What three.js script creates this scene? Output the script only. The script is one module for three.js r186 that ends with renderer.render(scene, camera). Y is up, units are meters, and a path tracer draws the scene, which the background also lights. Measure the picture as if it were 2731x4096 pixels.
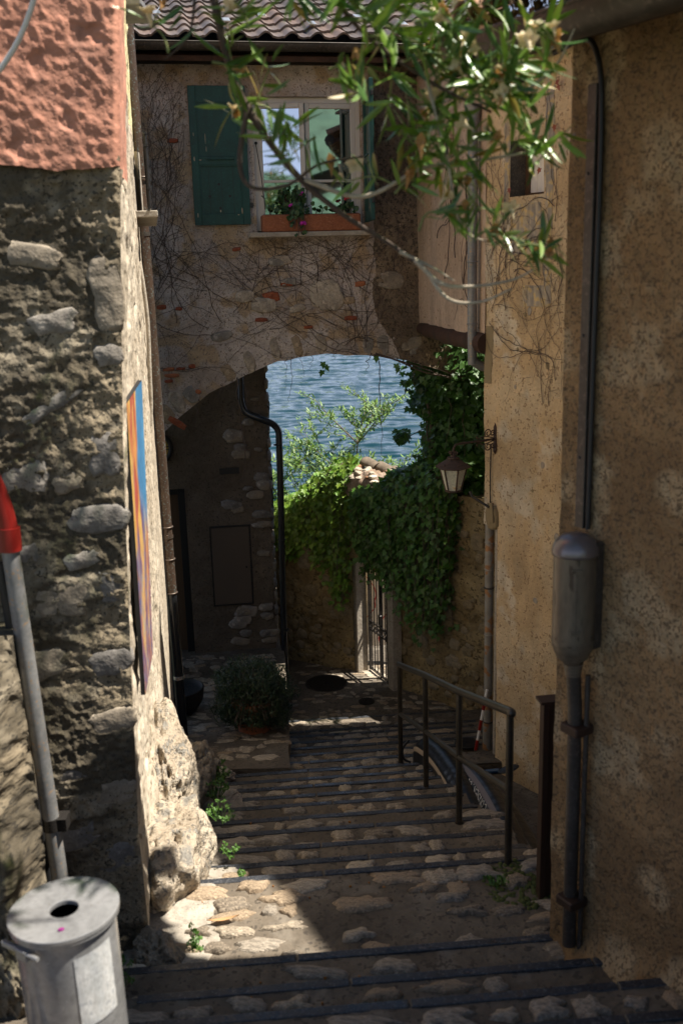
import * as THREE from 'three';
import { mergeGeometries, mergeVertices } from 'three/addons/utils/BufferGeometryUtils.js';
import { RoundedBoxGeometry } from 'three/addons/geometries/RoundedBoxGeometry.js';

// ---------------------------------------------------------------- camera, sky, sun, exposure
const scene = new THREE.Scene();
const renderer = new THREE.WebGLRenderer({ antialias: true });
renderer.toneMapping = THREE.LinearToneMapping;
renderer.toneMappingExposure = 2.25;
renderer.shadowMap.enabled = true;
const DEG = Math.PI / 180;
const camera = new THREE.PerspectiveCamera(54.44, 682 / 1024, 0.1, 20000);
camera.position.set(0, 3.4, 0);
camera.rotation.set(-13.9 * DEG, 0, -1.6 * DEG, 'YXZ');
camera.focus = 10.2;
camera.userData.fStop = 2.4;

const SUN_EL = 62 * DEG, SUN_AZ = 0 * DEG;           // azimuth measured from +x towards -z
const sunDir = new THREE.Vector3(Math.cos(SUN_EL) * Math.cos(SUN_AZ), Math.sin(SUN_EL), -Math.cos(SUN_EL) * Math.sin(SUN_AZ));
const sun = new THREE.DirectionalLight(new THREE.Color(1, 0.93, 0.82), 5);
sun.target.position.set(0, 0, -7); sun.position.copy(sunDir).multiplyScalar(60).add(sun.target.position); sun.castShadow = true;
sun.shadow.camera.left = sun.shadow.camera.bottom = -25; sun.shadow.camera.right = sun.shadow.camera.top = 25; sun.shadow.camera.far = 150;
scene.add(sun, sun.target);
{ // clear early-summer sky, a little paler towards the horizon
  const W = 256, H = 128, d = new Float32Array(W * H * 4);
  for (let y = 0; y < H; y++) for (let x = 0; x < W; x++) {
    const el = ((y + 0.5) / H - 0.5) * Math.PI, s = Math.max(0, Math.sin(el)), k = Math.pow(1 - s, 3);
    const i = (y * W + x) * 4;
    d[i] = 0.145 + 1.65 * k; d[i + 1] = 0.27 + 1.75 * k; d[i + 2] = 0.48 + 2.15 * k; d[i + 3] = 1;
  }
  const t = new THREE.DataTexture(d, W, H, THREE.RGBAFormat, THREE.FloatType);
  t.mapping = THREE.EquirectangularReflectionMapping; t.magFilter = THREE.LinearFilter; t.needsUpdate = true;
  scene.background = t; scene.environment = t; scene.environmentIntensity = 0.29; scene.backgroundIntensity = 0.29;
}

// ---------------------------------------------------------------- helpers
let seedState = 12345;
const seed = (s) => { seedState = s | 0; };
const rnd = () => { seedState = (seedState + 0x6d2b79f5) | 0; let t = Math.imul(seedState ^ (seedState >>> 15), 1 | seedState); t = (t + Math.imul(t ^ (t >>> 7), 61 | t)) ^ t; return ((t ^ (t >>> 14)) >>> 0) / 4294967296; };
const rr = (a, b) => a + (b - a) * rnd();
const pick = (a) => a[Math.floor(rnd() * a.length)];
const V = (x, y, z) => new THREE.Vector3(x, y, z);
const clamp = (x, a = 0, b = 1) => Math.min(b, Math.max(a, x));
const sstep = (a, b, x) => { const t = clamp((x - a) / (b - a)); return t * t * (3 - 2 * t); };
const lerp = (a, b, t) => a + (b - a) * t;
const lut = (tab, x) => { // piecewise linear table [[x,y]...]
  if (x <= tab[0][0]) return tab[0][1];
  for (let i = 1; i < tab.length; i++) if (x <= tab[i][0]) return lerp(tab[i - 1][1], tab[i][1], (x - tab[i - 1][0]) / (tab[i][0] - tab[i - 1][0]));
  return tab[tab.length - 1][1];
};
const hash = (x, y, z) => { let h = Math.imul(x, 374761393) ^ Math.imul(y, 668265263) ^ Math.imul(z, 2147483647 - 61); h = Math.imul(h ^ (h >>> 13), 1274126177); h ^= h >>> 16; h = Math.imul(h, 2246822519); return ((h ^ (h >>> 15)) >>> 0) / 4294967296; };
function vn(x, y, z, per = 0) { // value noise, -1..1; per > 0 repeats in x and y
  const xi = Math.floor(x), yi = Math.floor(y), zi = Math.floor(z), fx = x - xi, fy = y - yi, fz = z - zi;
  const u = fx * fx * (3 - 2 * fx), v = fy * fy * (3 - 2 * fy), w = fz * fz * (3 - 2 * fz);
  const m = per ? (a) => ((a % per) + per) % per : (a) => a;
  const x0 = m(xi), x1 = m(xi + 1), y0 = m(yi), y1 = m(yi + 1);
  const a = lerp(lerp(hash(x0, y0, zi), hash(x1, y0, zi), u), lerp(hash(x0, y1, zi), hash(x1, y1, zi), u), v);
  if (fz === 0) return a * 2 - 1;
  const b = lerp(lerp(hash(x0, y0, zi + 1), hash(x1, y0, zi + 1), u), lerp(hash(x0, y1, zi + 1), hash(x1, y1, zi + 1), u), v);
  return lerp(a, b, w) * 2 - 1;
}
function fbm(x, y, z, oct = 4, per = 0) { let s = 0, a = 0.5; for (let i = 0; i < oct; i++) { s += a * vn(x, y, z + i * 17, per); x *= 2; y *= 2; z *= 2; per *= 2; a *= 0.5; } return s; }
const ridge = (x, y, z) => 1 - Math.abs(vn(x, y, z)) * 2;

// textures -------------------------------------------------------
function tex(n, fn, srgb = false, rep = 1) {
  const d = new Uint8Array(n * n * 4);
  for (let y = 0; y < n; y++) for (let x = 0; x < n; x++) {
    const c = fn(x / n, y / n), i = (y * n + x) * 4;
    if (srgb) for (let k = 0; k < 3; k++) { const l = clamp(c[k]); d[i + k] = 255 * (l <= 0.0031308 ? l * 12.92 : 1.055 * Math.pow(l, 1 / 2.4) - 0.055); }
    else { const g = 255 * clamp(c); d[i] = d[i + 1] = d[i + 2] = g; }
    d[i + 3] = 255;
  }
  const t = new THREE.DataTexture(d, n, n, THREE.RGBAFormat);
  t.wrapS = t.wrapT = THREE.RepeatWrapping; t.magFilter = THREE.LinearFilter; t.repeat.set(rep, rep); t.needsUpdate = true;
  if (srgb) t.colorSpace = THREE.SRGBColorSpace;
  return t;
}
const mix3 = (a, b, t) => [lerp(a[0], b[0], t), lerp(a[1], b[1], t), lerp(a[2], b[2], t)];
// weathered surface: base, blotch and speck colours (linear), tile size in metres
function weather(size, base, blotch, speck, o = {}) {
  const { n = 512, big = 4, fine = 24, speckF = 64, speckAt = 0.28, sd = 0, amount = 1, third = null, streak = 0 } = o;
  return tex(n, (u, v) => {
    const b = fbm(u * big, v * big, sd, 5, big), m = fbm(u * fine, v * fine * (streak ? 0.25 : 1), sd + 5, 4, fine), s = fbm(u * speckF, v * speckF, sd + 9, 3, speckF);
    let c = mix3(base, blotch, sstep(-0.25, 0.35, b + m * 0.55) * amount);
    if (third) c = mix3(c, third, sstep(0.1, 0.4, fbm(u * big * 2, v * big * 2, sd + 31, 4, big * 2)));
    c = mix3(c, speck, sstep(speckAt, speckAt + 0.16, s) * 0.85);
    const g = 1 + m * 0.35 + s * 0.25;
    return [c[0] * g, c[1] * g, c[2] * g];
  }, true, 1 / size);
}
const bumpFine = tex(512, (u, v) => 0.5 + 0.5 * fbm(u * 32, v * 32, 3, 5, 32), false, 1 / 0.6);
const bumpPit = tex(512, (u, v) => { const s = fbm(u * 40, v * 40, 7, 3, 40); return 0.7 - 0.6 * sstep(0.12, 0.35, s) + 0.2 * fbm(u * 90, v * 90, 2, 2, 90); }, false, 1 / 0.7);
const bumpStone = tex(512, (u, v) => 0.5 + 0.45 * fbm(u * 12, v * 12, 11, 6, 12), false, 1 / 0.5);
const bumpWood = tex(256, (u, v) => 0.5 + 0.4 * fbm(u * 48, v * 3, 4, 3, 0), false, 1);
const roughVar = tex(256, (u, v) => 0.62 + 0.5 * fbm(u * 6, v * 6, 21, 5, 6), false, 1 / 0.5);

const M = {};
const std = (k, o) => (M[k] = new THREE.MeshStandardMaterial({ roughness: 0.9, metalness: 0, ...o, color: o.c ? new THREE.Color().setRGB(...o.c) : 0xffffff, c: undefined }));
const phys = (k, o) => { const c = o.c; delete o.c; return (M[k] = new THREE.MeshPhysicalMaterial({ roughness: 0.5, metalness: 0, ...o, color: c ? new THREE.Color().setRGB(...c) : 0xffffff })); };
function S(k, o) { const c = o.c; delete o.c; return (M[k] = new THREE.MeshStandardMaterial({ roughness: 0.9, metalness: 0, ...o, color: c ? new THREE.Color().setRGB(...c) : 0xffffff })); }

S('ochreCast', { map: weather(1.7, [0.27, 0.172, 0.08], [0.185, 0.113, 0.05], [0.08, 0.052, 0.027], { n: 1024, sd: 1, fine: 48, speckF: 190, speckAt: 0.12, third: [0.34, 0.25, 0.14] }), bumpMap: bumpPit, bumpScale: 0.008 });
S('yellowPlaster', { map: weather(2.3, [0.60, 0.46, 0.285], [0.49, 0.35, 0.195], [0.22, 0.145, 0.08], { n: 1024, sd: 2, big: 4, fine: 24, speckF: 110, speckAt: 0.24, streak: 1, third: [0.58, 0.49, 0.36] }), bumpMap: bumpPit, bumpScale: 0.004 });
S('pinkBeige', { map: weather(2.1, [0.5, 0.37, 0.27], [0.46, 0.33, 0.23], [0.2, 0.13, 0.08], { sd: 3, big: 3, fine: 16, speckAt: 0.34, streak: 1 }), bumpMap: bumpFine, bumpScale: 0.004 });
S('facade', { map: weather(1.9, [0.55, 0.475, 0.42], [0.41, 0.34, 0.29], [0.17, 0.13, 0.1], { n: 1024, sd: 4, big: 5, fine: 28, speckF: 130, speckAt: 0.2, third: [0.42, 0.31, 0.2] }), bumpMap: bumpPit, bumpScale: 0.006 });
S('darkPlaster', { map: weather(1.7, [0.24, 0.18, 0.12], [0.15, 0.11, 0.075], [0.06, 0.045, 0.03], { sd: 5, speckF: 70, speckAt: 0.15 }), bumpMap: bumpPit, bumpScale: 0.012 });
S('pinkPlaster', { map: weather(2.0, [0.55, 0.265, 0.185], [0.5, 0.23, 0.155], [0.44, 0.2, 0.13], { sd: 6, speckAt: 0.4 }), bumpMap: bumpFine, bumpScale: 0.004 });
S('pillarStone', { map: weather(1.1, [0.25, 0.2, 0.132], [0.082, 0.066, 0.043], [0.03, 0.025, 0.018], { n: 1024, sd: 7, big: 3, fine: 20, speckF: 110, speckAt: 0.2, third: [0.25, 0.21, 0.15] }), bumpMap: bumpStone, bumpScale: 0.02 });
S('sideRender', { map: weather(1.4, [0.56, 0.485, 0.38], [0.44, 0.37, 0.28], [0.17, 0.135, 0.09], { sd: 8, speckF: 40, speckAt: 0.26 }), bumpMap: bumpStone, bumpScale: 0.012 });
S('creamPlaster', { map: weather(1.6, [0.70, 0.62, 0.36], [0.64, 0.55, 0.3], [0.5, 0.42, 0.22], { sd: 9, speckAt: 0.4 }), bumpMap: bumpFine, bumpScale: 0.006 });
S('mortar', { map: weather(1.5, [0.14, 0.113, 0.083], [0.092, 0.073, 0.053], [0.042, 0.034, 0.026], { n: 1024, sd: 10, big: 5, fine: 24, speckF: 70, speckAt: 0.22, third: [0.16, 0.135, 0.105] }), bumpMap: bumpStone, bumpScale: 0.01, roughness: 0.8 });
S('gardenPlaster', { map: weather(1.6, [0.33, 0.25, 0.125], [0.22, 0.16, 0.075], [0.09, 0.065, 0.03], { sd: 11, speckF: 50, speckAt: 0.2 }), bumpMap: bumpStone, bumpScale: 0.018 });
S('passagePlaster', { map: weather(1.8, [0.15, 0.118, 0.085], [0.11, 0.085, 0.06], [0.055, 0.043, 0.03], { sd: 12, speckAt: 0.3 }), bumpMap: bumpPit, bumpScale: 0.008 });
const stoneCols = [[0.40, 0.335, 0.26], [0.32, 0.285, 0.245], [0.5, 0.425, 0.33], [0.27, 0.225, 0.17], [0.38, 0.285, 0.185], [0.21, 0.19, 0.17]];
const stoneMats = stoneCols.map((c, i) => S('stone' + i, { map: weather(0.5, c, c.map((x) => x * 0.68), c.map((x) => x * 0.3), { n: 256, sd: 40 + i, speckAt: 0.3, third: c.map((x) => x * 1.25) }), bumpMap: bumpStone, bumpScale: 0.012, roughness: 0.82 }));
const stepMats = [[0.43, 0.355, 0.265], [0.34, 0.29, 0.23], [0.5, 0.42, 0.32], [0.26, 0.21, 0.155], [0.40, 0.3, 0.2]].map((c, i) => S('step' + i, { map: weather(0.4, c, c.map((x) => x * 0.6), c.map((x) => x * 0.3), { n: 256, sd: 140 + i, speckAt: 0.24, third: c.map((x) => x * 1.3) }), bumpMap: bumpStone, bumpScale: 0.008, roughness: 0.75 }));
const wallMats = [[0.34, 0.265, 0.15], [0.28, 0.215, 0.12], [0.4, 0.325, 0.21]].map((c, i) => S('wallStone' + i, { map: weather(0.5, c, c.map((x) => x * 0.7), c.map((x) => x * 0.35), { n: 256, sd: 155 + i }), bumpMap: bumpStone, bumpScale: 0.015 }));
S('cement', { map: weather(0.7, [0.36, 0.32, 0.265], [0.28, 0.245, 0.2], [0.16, 0.14, 0.11], { n: 512, sd: 160, speckF: 60, speckAt: 0.26 }), bumpMap: bumpStone, bumpScale: 0.012 });
S('eaveWood', { c: [0.022, 0.016, 0.012], roughness: 0.8 });
const paleStones = [[0.60, 0.53, 0.42], [0.52, 0.47, 0.39], [0.64, 0.55, 0.4]].map((c, i) => S('pale' + i, { map: weather(0.6, c, c.map((x) => x * 0.75), c.map((x) => x * 0.4), { n: 256, sd: 60 + i, speckAt: 0.32, third: [c[0] * 1.1, c[1] * 0.98, c[2] * 0.8] }), bumpMap: bumpStone, bumpScale: 0.02 }));
S('rock', { map: weather(0.7, [0.42, 0.355, 0.27], [0.3, 0.245, 0.18], [0.11, 0.1, 0.085], { sd: 70, big: 3, fine: 12, speckF: 28, speckAt: 0.2, third: [0.2, 0.185, 0.16] }), bumpMap: bumpStone, bumpScale: 0.05 });
const brickMats = [[0.36, 0.09, 0.035], [0.30, 0.07, 0.03], [0.42, 0.14, 0.06]].map((c, i) => S('brick' + i, { map: weather(0.4, c, c.map((x) => x * 0.7), [0.2, 0.14, 0.1], { n: 128, sd: 80 + i }), bumpMap: bumpFine, bumpScale: 0.005 }));
const tileMats = [[0.125, 0.1, 0.088], [0.15, 0.118, 0.102], [0.11, 0.09, 0.08], [0.16, 0.112, 0.088]].map((c, i) => S('tile' + i, { map: weather(0.5, c, c.map((x) => x * 0.75), [c[0] * 1.5, c[1] * 1.1, c[2] * 0.9], { n: 256, sd: 90 + i, speckAt: 0.34 }), bumpMap: bumpFine, bumpScale: 0.003, roughness: 0.4 }));
const clayMats = [[0.42, 0.2, 0.1], [0.36, 0.2, 0.12], [0.3, 0.2, 0.13]].map((c, i) => S('clay' + i, { map: weather(0.4, c, c.map((x) => x * 0.6), [0.12, 0.1, 0.06], { n: 256, sd: 95 + i, speckAt: 0.2 }), bumpMap: bumpStone, bumpScale: 0.006 }));
S('nosing', { map: weather(0.5, [0.04, 0.043, 0.05], [0.028, 0.031, 0.037], [0.12, 0.12, 0.12], { n: 256, sd: 100 }), roughnessMap: roughVar, roughness: 0.62, bumpMap: bumpFine, bumpScale: 0.002 });
S('greenPaint', { map: weather(0.8, [0.005, 0.062, 0.05], [0.004, 0.05, 0.04], [0.01, 0.08, 0.064], { n: 256, sd: 110, speckAt: 0.4, streak: 1 }), roughness: 0.5, bumpMap: bumpWood, bumpScale: 0.001 });
S('peel', { c: [0.45, 0.36, 0.25], roughness: 0.9 });
S('whiteFrame', { c: [0.62, 0.58, 0.52], roughness: 0.5 });
S('sill', { map: weather(0.7, [0.42, 0.37, 0.3], [0.33, 0.28, 0.22], [0.2, 0.16, 0.12], { n: 256, sd: 111 }), bumpMap: bumpFine, bumpScale: 0.003 });
S('terracotta', { map: weather(0.5, [0.34, 0.115, 0.05], [0.27, 0.09, 0.04], [0.4, 0.2, 0.12], { n: 256, sd: 112, speckAt: 0.36 }), bumpMap: bumpFine, bumpScale: 0.002, roughness: 0.85 });
S('darkMetal', { c: [0.03, 0.027, 0.025], roughness: 0.55, metalness: 0.3, roughnessMap: roughVar });
S('black', { c: [0.012, 0.012, 0.013], roughness: 0.5 });
S('gutterMetal', { map: weather(0.9, [0.085, 0.075, 0.065], [0.06, 0.05, 0.042], [0.12, 0.1, 0.085], { n: 256, sd: 113 }), roughness: 0.5, metalness: 0.5 });
S('zinc', { map: weather(0.8, [0.27, 0.27, 0.265], [0.2, 0.2, 0.2], [0.33, 0.2, 0.1], { n: 256, sd: 114, speckAt: 0.36, big: 3 }), roughness: 0.5, metalness: 0.35 });
S('rustZinc', { map: weather(0.8, [0.3, 0.285, 0.25], [0.22, 0.2, 0.17], [0.32, 0.14, 0.04], { n: 256, sd: 115, speckF: 8, speckAt: 0.16, big: 3 }), roughness: 0.6, metalness: 0.2 });
S('copper', { map: weather(0.7, [0.105, 0.07, 0.05], [0.075, 0.05, 0.038], [0.16, 0.22, 0.22], { n: 256, sd: 116, speckAt: 0.3, streak: 1 }), roughness: 0.45, metalness: 0.45 });
S('blackPipe', { c: [0.02, 0.022, 0.026], roughness: 0.32, roughnessMap: roughVar });
S('whiteMetal', { c: [0.8, 0.8, 0.8], roughness: 0.25, metalness: 0.8 });
S('redPaint', { c: [0.2, 0.012, 0.009], roughness: 0.3 });
S('whitePaint', { c: [0.7, 0.68, 0.64], roughness: 0.5 });
S('steelRail', { map: weather(0.4, [0.085, 0.078, 0.066], [0.065, 0.058, 0.048], [0.04, 0.03, 0.022], { n: 256, sd: 117 }), roughness: 0.38, metalness: 0.7 });
S('wood', { map: weather(0.6, [0.07, 0.032, 0.017], [0.042, 0.02, 0.011], [0.02, 0.012, 0.008], { n: 256, sd: 118, streak: 1 }), bumpMap: bumpWood, bumpScale: 0.006, roughness: 0.8 });
S('windowWood', { c: [0.10, 0.055, 0.028], roughness: 0.7 });
S('curtain', { c: [0.8, 0.78, 0.75], roughness: 1 });
S('lampIron', { map: weather(0.3, [0.075, 0.048, 0.038], [0.05, 0.034, 0.028], [0.13, 0.07, 0.035], { n: 128, sd: 119 }), roughness: 0.7, metalness: 0.3 });
phys('milkGlass', { c: [0.85, 0.83, 0.74], transmission: 0.25, thickness: 0, roughness: 0.7, map: weather(0.3, [0.9, 0.9, 0.84], [0.72, 0.76, 0.7], [0.7, 0.5, 0.28], { n: 128, sd: 120, speckF: 10, speckAt: 0.2 }) });
phys('pane', { c: [0.012, 0.016, 0.02], roughness: 0.02, ior: 2.0 }); phys('mirrorPane', { c: [0.5, 0.54, 0.58], metalness: 1, roughness: 0.03 });
S('binSteel', { map: weather(0.9, [0.3, 0.3, 0.3], [0.25, 0.25, 0.25], [0.19, 0.185, 0.175], { n: 256, sd: 121, speckAt: 0.4 }), roughness: 0.42, metalness: 0.3, roughnessMap: roughVar });
S('sticker', { map: weather(0.2, [0.5, 0.5, 0.49], [0.4, 0.41, 0.41], [0.3, 0.31, 0.32], { n: 128, sd: 122, speckF: 12, speckAt: 0.2 }), roughness: 0.6 });
S('boardBlack', { map: weather(0.5, [0.009, 0.012, 0.017], [0.007, 0.009, 0.013], [0.015, 0.018, 0.024], { n: 128, sd: 123 }), roughness: 0.36, bumpMap: tex(256, (u, v) => 0.5 + 0.4 * fbm(u * 22, v * 4, 6, 3), false, 1), bumpScale: 0.006 });
S('boardTrim', { c: [0.42, 0.34, 0.26], roughness: 0.6 });
S('boardGrey', { c: [0.16, 0.14, 0.15], roughness: 0.5 });
S('tankMetal', { map: weather(0.5, [0.16, 0.135, 0.1], [0.13, 0.105, 0.078], [0.05, 0.035, 0.025], { n: 256, sd: 124, speckF: 10, speckAt: 0.34 }), roughness: 0.42, metalness: 0.35 });
S('tankCap', { c: [0.17, 0.15, 0.15], roughness: 0.3, metalness: 0.5 });
S('brownMetal', { c: [0.035, 0.017, 0.01], roughness: 0.6, metalness: 0.2 });
S('castIron', { map: weather(0.5, [0.03, 0.027, 0.025], [0.022, 0.02, 0.018], [0.06, 0.04, 0.025], { n: 128, sd: 125 }), roughness: 0.6, metalness: 0.4 });
S('vine', { c: [0.10, 0.072, 0.058], roughness: 0.95 });
S('bark', { map: weather(0.2, [0.2, 0.155, 0.11], [0.13, 0.1, 0.07], [0.07, 0.05, 0.04], { n: 128, sd: 126 }), roughness: 0.9 });
S('barkPale', { map: weather(0.1, [0.42, 0.36, 0.27], [0.3, 0.25, 0.18], [0.12, 0.09, 0.06], { n: 128, sd: 127 }), roughness: 0.9 });
S('oldMortarTop', { map: weather(0.5, [0.4, 0.3, 0.23], [0.26, 0.18, 0.12], [0.14, 0.1, 0.07], { n: 256, sd: 128 }), bumpMap: bumpStone, bumpScale: 0.03 });
S('moss', { c: [0.07, 0.085, 0.022], roughness: 1 });
S('dryMoss', { c: [0.2, 0.13, 0.05], roughness: 1 });
S('soil', { c: [0.03, 0.022, 0.015], roughness: 1 });
const leafM = (k, c, o = {}) => phys(k, { c, transmission: 0.32, thickness: 0, roughness: 0.5, side: THREE.DoubleSide, ...o });
const oleanderMats = [leafM('ole0', [0.15, 0.27, 0.03], { roughness: 0.34, transmission: 0.45 }), leafM('ole1', [0.22, 0.36, 0.045], { roughness: 0.36, transmission: 0.5 }), leafM('ole2', [0.075, 0.16, 0.035], { roughness: 0.3 }), leafM('ole3', [0.3, 0.22, 0.03], {})];
leafM('ivy', [1, 1, 1], { transmission: 0.4 });
leafM('shrub', [1, 1, 1], { transmission: 0.4 });
leafM('petal', [0.75, 0.62, 0.38], { roughness: 0.8 });
leafM('petalWilt', [0.42, 0.22, 0.06], { roughness: 0.9 });
S('magenta', { c: [0.45, 0.02, 0.3], roughness: 0.7, side: THREE.DoubleSide });
S('purplePetal', { c: [0.2, 0.012, 0.14], roughness: 0.8, side: THREE.DoubleSide });
S('redPetal', { c: [0.5, 0.02, 0.05], roughness: 0.7, side: THREE.DoubleSide });
S('deadLeaf', { c: [0.42, 0.24, 0.11], roughness: 0.8, side: THREE.DoubleSide });

// objects --------------------------------------------------------
const used = new Map();
const numbered = (n) => { const k = used.get(n) ?? 0; used.set(n, k + 1); return k ? n + '_' + String(k).padStart(3, '0') : n; };
function tag(o, label, category, group, kind) { o.userData.label = label; if (category) o.userData.category = category; if (group) o.userData.group = group; if (kind) o.userData.kind = kind; return o; }
function thing(name, label, category, pos = [0, 0, 0], turn = 0, group) {
  const o = new THREE.Group(); o.name = numbered(name); o.position.set(...pos); o.rotation.y = turn * DEG; scene.add(o);
  return tag(o, label, category, group);
}
function structure(name, pos = [0, 0, 0], turn = 0) { const o = new THREE.Group(); o.name = numbered(name); o.position.set(...pos); o.rotation.y = turn * DEG; o.userData.kind = 'structure'; scene.add(o); return o; }
function part(name, geo, mat, parent, label, kind) {
  const g = Array.isArray(geo) ? merge(geo) : geo, m = new THREE.Mesh(g, mat);
  m.name = parent === scene ? numbered(name) : name; m.castShadow = m.receiveShadow = true; parent.add(m);
  if (label) m.userData.label = label; if (kind) m.userData.kind = kind;
  return m;
}
function merge(list) {
  return mergeGeometries(list.map((g) => { let q = g.index ? g.toNonIndexed() : g; for (const k of Object.keys(q.attributes)) if (!['position', 'normal', 'uv'].includes(k)) q.deleteAttribute(k); if (!q.attributes.uv) q = boxUV(q); return q; }));
}
function boxUV(g0) { // uv in metres by the dominant axis of each triangle
  const g = g0.index ? g0.toNonIndexed() : g0, p = g.attributes.position, uv = new Float32Array(p.count * 2), A = V(), B = V(), C = V();
  if (!g.attributes.normal) g.computeVertexNormals();
  for (let i = 0; i < p.count; i++) {
    const f = i - (i % 3); A.fromBufferAttribute(p, f); B.fromBufferAttribute(p, f + 1).sub(A); C.fromBufferAttribute(p, f + 2).sub(A); B.cross(C);
    const ax = Math.abs(B.x), ay = Math.abs(B.y), az = Math.abs(B.z);
    if (ay >= ax && ay >= az) { uv[2 * i] = p.getX(i); uv[2 * i + 1] = p.getZ(i); } else if (ax >= az) { uv[2 * i] = p.getZ(i); uv[2 * i + 1] = p.getY(i); } else { uv[2 * i] = p.getX(i); uv[2 * i + 1] = p.getY(i); }
  }
  g.setAttribute('uv', new THREE.BufferAttribute(uv, 2)); return g;
}
function box(x0, x1, y0, y1, z0, z1, r = 0) {
  let g;
  const w = x1 - x0, h = y1 - y0, d = z1 - z0;
  if (r > 0) { g = new RoundedBoxGeometry(w, h, d, 2, Math.min(r, w * 0.49, h * 0.49, d * 0.49)); if (g.index) g = g.toNonIndexed(); } else g = new THREE.BoxGeometry(w, h, d).toNonIndexed();
  g.translate((x0 + x1) / 2, (y0 + y1) / 2, (z0 + z1) / 2); return boxUV(g);
}
function cyl(r0, r1, h, seg = 20, open = false) { return new THREE.CylinderGeometry(r0, r1, h, seg, 1, open); }
const at = (g, x, y, z, rx = 0, ry = 0, rz = 0) => { g.rotateX(rx); g.rotateY(ry); g.rotateZ(rz); g.translate(x, y, z); return g; };
function tube(pts, r, sides = 6, closed = true) { // r: number or function of t; parallel-transported frames
  const P = pts.map((p) => (p.isVector3 ? p : V(...p))), n = P.length, pos = [], nor = [], uv = [], idx = [];
  let N = null, len = 0;
  for (let i = 0; i < n; i++) {
    const T = P[Math.min(i + 1, n - 1)].clone().sub(P[Math.max(i - 1, 0)]).normalize();
    if (!N) { N = Math.abs(T.y) < 0.9 ? V(0, 1, 0) : V(1, 0, 0); }
    N = N.clone().sub(T.clone().multiplyScalar(N.dot(T))).normalize();
    const B = T.clone().cross(N), rad = typeof r === 'function' ? r(i / (n - 1)) : r;
    if (i) len += P[i].distanceTo(P[i - 1]);
    for (let s = 0; s <= sides; s++) { const a = (s / sides) * Math.PI * 2, d = N.clone().multiplyScalar(Math.cos(a)).add(B.clone().multiplyScalar(Math.sin(a))); nor.push(d.x, d.y, d.z); pos.push(P[i].x + d.x * rad, P[i].y + d.y * rad, P[i].z + d.z * rad); uv.push(s / sides * 6.28 * rad, len); }
    if (i) for (let s = 0; s < sides; s++) { const a = (i - 1) * (sides + 1) + s, b = a + sides + 1; idx.push(a, a + 1, b, b, a + 1, b + 1); }
  }
  if (closed) for (const [e, dir] of [[0, -1], [n - 1, 1]]) { // end caps
    const T = P[Math.min(e + 1, n - 1)].clone().sub(P[Math.max(e - 1, 0)]).normalize().multiplyScalar(dir), c = pos.length / 3;
    pos.push(P[e].x, P[e].y, P[e].z); nor.push(T.x, T.y, T.z); uv.push(0, 0);
    for (let s = 0; s <= sides; s++) { const k = (e * (sides + 1) + s) * 3; pos.push(pos[k], pos[k + 1], pos[k + 2]); nor.push(T.x, T.y, T.z); uv.push(0, 0); }
    for (let s = 0; s < sides; s++) dir > 0 ? idx.push(c, c + 1 + s, c + 2 + s) : idx.push(c, c + 2 + s, c + 1 + s);
  }
  const g = new THREE.BufferGeometry();
  g.setAttribute('position', new THREE.Float32BufferAttribute(pos, 3)); g.setAttribute('normal', new THREE.Float32BufferAttribute(nor, 3)); g.setAttribute('uv', new THREE.Float32BufferAttribute(uv, 2)); g.setIndex(idx);
  return g;
}
const curve = (pts, n = 24) => new THREE.CatmullRomCurve3(pts.map((p) => (p.isVector3 ? p : V(...p)))).getPoints(n);
// surface over a parameter grid: f(s, t) -> [x, y, z, u, v]; smooth normals
function surf(nu, nv, f, flip = false) {
  const pos = new Float32Array((nu + 1) * (nv + 1) * 3), uv = new Float32Array((nu + 1) * (nv + 1) * 2), idx = [];
  for (let j = 0; j <= nv; j++) for (let i = 0; i <= nu; i++) { const k = j * (nu + 1) + i, q = f(i / nu, j / nv); pos.set([q[0], q[1], q[2]], k * 3); uv.set([q[3], q[4]], k * 2); }
  for (let j = 0; j < nv; j++) for (let i = 0; i < nu; i++) { const a = j * (nu + 1) + i, b = a + 1, c = a + nu + 1, d = c + 1; flip ? idx.push(a, c, b, b, c, d) : idx.push(a, b, c, b, d, c); }
  const g = new THREE.BufferGeometry(); g.setAttribute('position', new THREE.BufferAttribute(pos, 3)); g.setAttribute('uv', new THREE.BufferAttribute(uv, 2)); g.setIndex(idx); g.computeVertexNormals(); return g;
}
// a wall face in its own frame (x along, y up, z out), displaced by d(x, y); bottom(x), top(x) bound it
function wallFace(x0, x1, bottom, top, cell, d, ox = 0) {
  const b = typeof bottom === 'function' ? bottom : () => bottom, t = typeof top === 'function' ? top : () => top;
  const nu = Math.max(1, Math.round((x1 - x0) / cell)), nv = Math.max(1, Math.round((t((x0 + x1) / 2) - b((x0 + x1) / 2)) / cell));
  const g = surf(nu, nv, (s, q) => { const x = lerp(x0, x1, s), y = lerp(b(x), t(x), q); return [x, y, d(x, y), x + ox, y]; });
  const p = g.attributes.position, n = g.attributes.normal, e = cell * 0.6; // normals from the displacement itself: no seams between pieces
  for (let i = 0; i < p.count; i++) { const x = p.getX(i), y = p.getY(i), v = V(-(d(x + e, y) - d(x - e, y)) / (2 * e), -(d(x, y + e) - d(x, y - e)) / (2 * e), 1).normalize(); n.setXYZ(i, v.x, v.y, v.z); }
  return g;
}
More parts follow.
